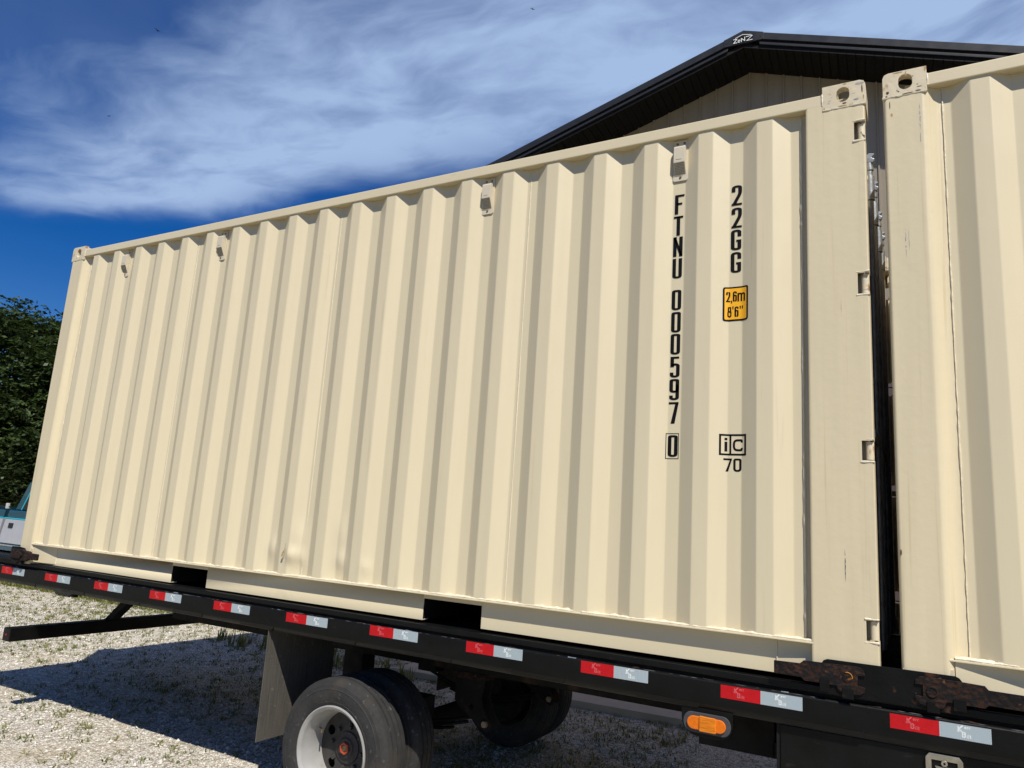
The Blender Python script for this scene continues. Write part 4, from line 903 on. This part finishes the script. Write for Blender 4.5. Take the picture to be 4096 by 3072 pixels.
side_prism([(.105, .90), (.25, .90), (.265, .99), (.12, .99)], -.012, .004, 'door_handle', M_trim, bev=.006)
MB().box(-.16, -.10, .02, .07, 1.235, 1.335).build('bed_bracket', mat('white_plastic', (.5, .5, .46), .5), tk, bevel=.01, loc=(0, 0, .115))
MB().tube([(-2.3, .06, 1.27), (-.10, .06, 1.27)], .012, 8).build('bed_bar', M_trim, tk, loc=(0, 0, .115))
def truck_wheel():
    o = MB().lathe_y([(.0, .20), (.0, .33), (.03, .40), (.20, .40), (.22, .33), (.22, .1), (.0, .1)], 0, 0, 32).build('wheel', M_tyre, tk, smooth=True)
    MB().lathe_y([(-.002, .001), (-.002, .19), (.03, .20)], 0, 0, 24).build('rim', M_rim, o, smooth=True); return o
tw = truck_wheel(); tw.location = (2.05, .03, .40)
for x, y in ((-1.35, .03), (2.05, W_ - .23), (-1.35, W_ - .23)): inst(tw, tk, (x, y, .40))
MB().box(2.92, 3.06, .05, W_ - .05, .42, .60).build('bumper', M_steel, tk, bevel=.02); MB().box(-2.5, -2.37, .05, W_ - .05, .42, .58).build('bumper', M_steel, tk, bevel=.02)

# ================================================================== TREES
def tree(name_label, loc, h, rad, leaves, seed, low=1.0, extra=None):
    rnd = random.Random(seed)
    t = thing('locust_tree', loc, name_label, 'tree', 'trees behind the pickup truck')
    tm = MB(); tm.tube([(0, 0, 0), (.1, .05, h * .25), (.05, -.1, h * .5), (.2, .1, h * .8)], [.22, .17, .12, .03], 10)
    for i in range(9):
        a = rnd.uniform(0, 6.28); z = h * rnd.uniform(.2, .6); l = rad * rnd.uniform(.6, .95)
        tm.tube([(.07, 0, z), (math.cos(a) * l * .5, math.sin(a) * l * .5, z + l * .35), (math.cos(a) * l, math.sin(a) * l, z + l * .5)], [.08, .05, .015], 6)
    if extra: tm.tube([(.05, 0, h * .6)] + list(extra), [.08, .05, .03, .012], 6)
    tm.build('trunk', M_bark, t, smooth=True)
    cr = MB(); clumps = []
    for i in range(240):
        while True:
            p = Vector((rnd.uniform(-1, 1), rnd.uniform(-1, 1), rnd.uniform(-1, 1)))
            if .25 < p.length < 1: break
        p = p.normalized() * p.length ** .5
        zc = low + (h - low) * .5
        clumps.append(Vector((p.x * rad, p.y * rad, zc + p.z * (h - low) * .5)) + Vector((rnd.gauss(0, .3), rnd.gauss(0, .3), rnd.gauss(0, .3))))
    if extra:
        clumps += [Vector(extra[-1])]
    for i in range(leaves // 9):
        c = rnd.choice(clumps) + Vector((rnd.gauss(0, .36), rnd.gauss(0, .36), rnd.gauss(0, .22)))
        d = Vector((rnd.gauss(0, 1), rnd.gauss(0, 1), rnd.gauss(-.35, .45))).normalized(); sd = d.cross(Vector((rnd.gauss(0, .4), rnd.gauss(0, .4), 1))).normalized(); ln = rnd.uniform(.3, .5)
        for k_ in range(9):                                   # a pinnate spray: leaflets in pairs along a stalk
            b = c + d * ln * (.2 + .2 * (k_ // 2)); sg = 1 if k_ % 2 else -1
            e = d if k_ == 8 else (sd * sg + d * .5).normalized(); l = rnd.uniform(.10, .17); wv_ = e.cross(Vector((rnd.gauss(0, .5), rnd.gauss(0, .5), 1))).normalized() * l * .30
            cr.add([b, b + e * l * .5 + wv_, b + e * l, b + e * l * .5 - wv_], [(0, 1, 2, 3)])
    cr.build('crown', M_leaf, t)
    return t
tree('tall dark green tree at the left edge behind the pickup truck', (-19.6, 9.2, 0), 7.55, 3.3, 95000, 3)
tree('lower dark green tree just beside the left end of the first container', (-17.2, 10.6, 0), 7.5, 3.1, 84000, 11, low=.1)
tree('dense dark tree farther back filling the gap under the taller crowns', (-24.5, 14.5, 0), 6.9, 4.5, 60000, 21, low=.1)
tree('broad dark tree hidden mostly behind the first container', (-12.8, 13.5, 0), 5.6, 3.4, 24000, 31)
tree('broad dark tree standing left of the photo edge', (-24.5, 5.5, 0), 6.4, 3.8, 30000, 41)

# ================================================================== BIRDS
def bird(label, px_, py_, dist, span, bank):
    d = Vector(((px_ - 2048) / 2937.2, (py_ - 1536) / 2937.2, 1)); w = Vector((RR[0][0] * d.x + RR[1][0] * d.y + RR[2][0] * d.z, RR[0][1] * d.x + RR[1][1] * d.y + RR[2][1] * d.z, RR[0][2] * d.x + RR[1][2] * d.y + RR[2][2] * d.z))
    p = cam.location + w * dist
    o = MB(); s_ = span / 2
    o.tube([(-.22 * span, 0, 0), (-.1 * span, 0, .01), (.08 * span, 0, .015), (.2 * span, 0, .02)], [.012 * span, .05 * span, .055 * span, .02 * span], 8)
    for sg in (-1, 1):
        o.add([(.10 * span, sg * .03 * span, .02), (-.06 * span, sg * .03 * span, .02), (-.06 * span, sg * s_ * .6, .10 * span), (.08 * span, sg * s_ * .55, .12 * span), (-.10 * span, sg * s_, .04 * span), (.1 * span, sg * .03 * span, .035), (-.06 * span, sg * .03 * span, .03), (-.06 * span, sg * s_ * .6, .112 * span), (.08 * span, sg * s_ * .55, .132 * span), (-.10 * span, sg * s_, .048 * span)],
              [(0, 1, 2, 3), (3, 2, 4), (5, 8, 7, 6), (8, 9, 7), (0, 3, 8, 5), (1, 6, 7, 2), (3, 4, 9, 8), (4, 2, 7, 9)])
    o.add([(-.2 * span, 0, .01), (-.36 * span, .07 * span, .0), (-.36 * span, -.07 * span, .0), (-.2 * span, 0, .02)], [(0, 1, 2), (3, 2, 1)])
    b = o.build('bird', M_bird); b.location = p; b.rotation_euler = (bank, .2, 2.2); put(b, label, 'bird', 'birds in the sky')
bird('dark bird flying in the blue at upper left, largest of the birds', 628, 122, 40, .42, .5)
bird('tiny dark bird against the wispy cloud above the container corner', 436, 465, 60, .36, -.3)
bird('tiny dark bird flying above the gable roof, rightmost of the birds', 2130, 37, 50, .36, .2)
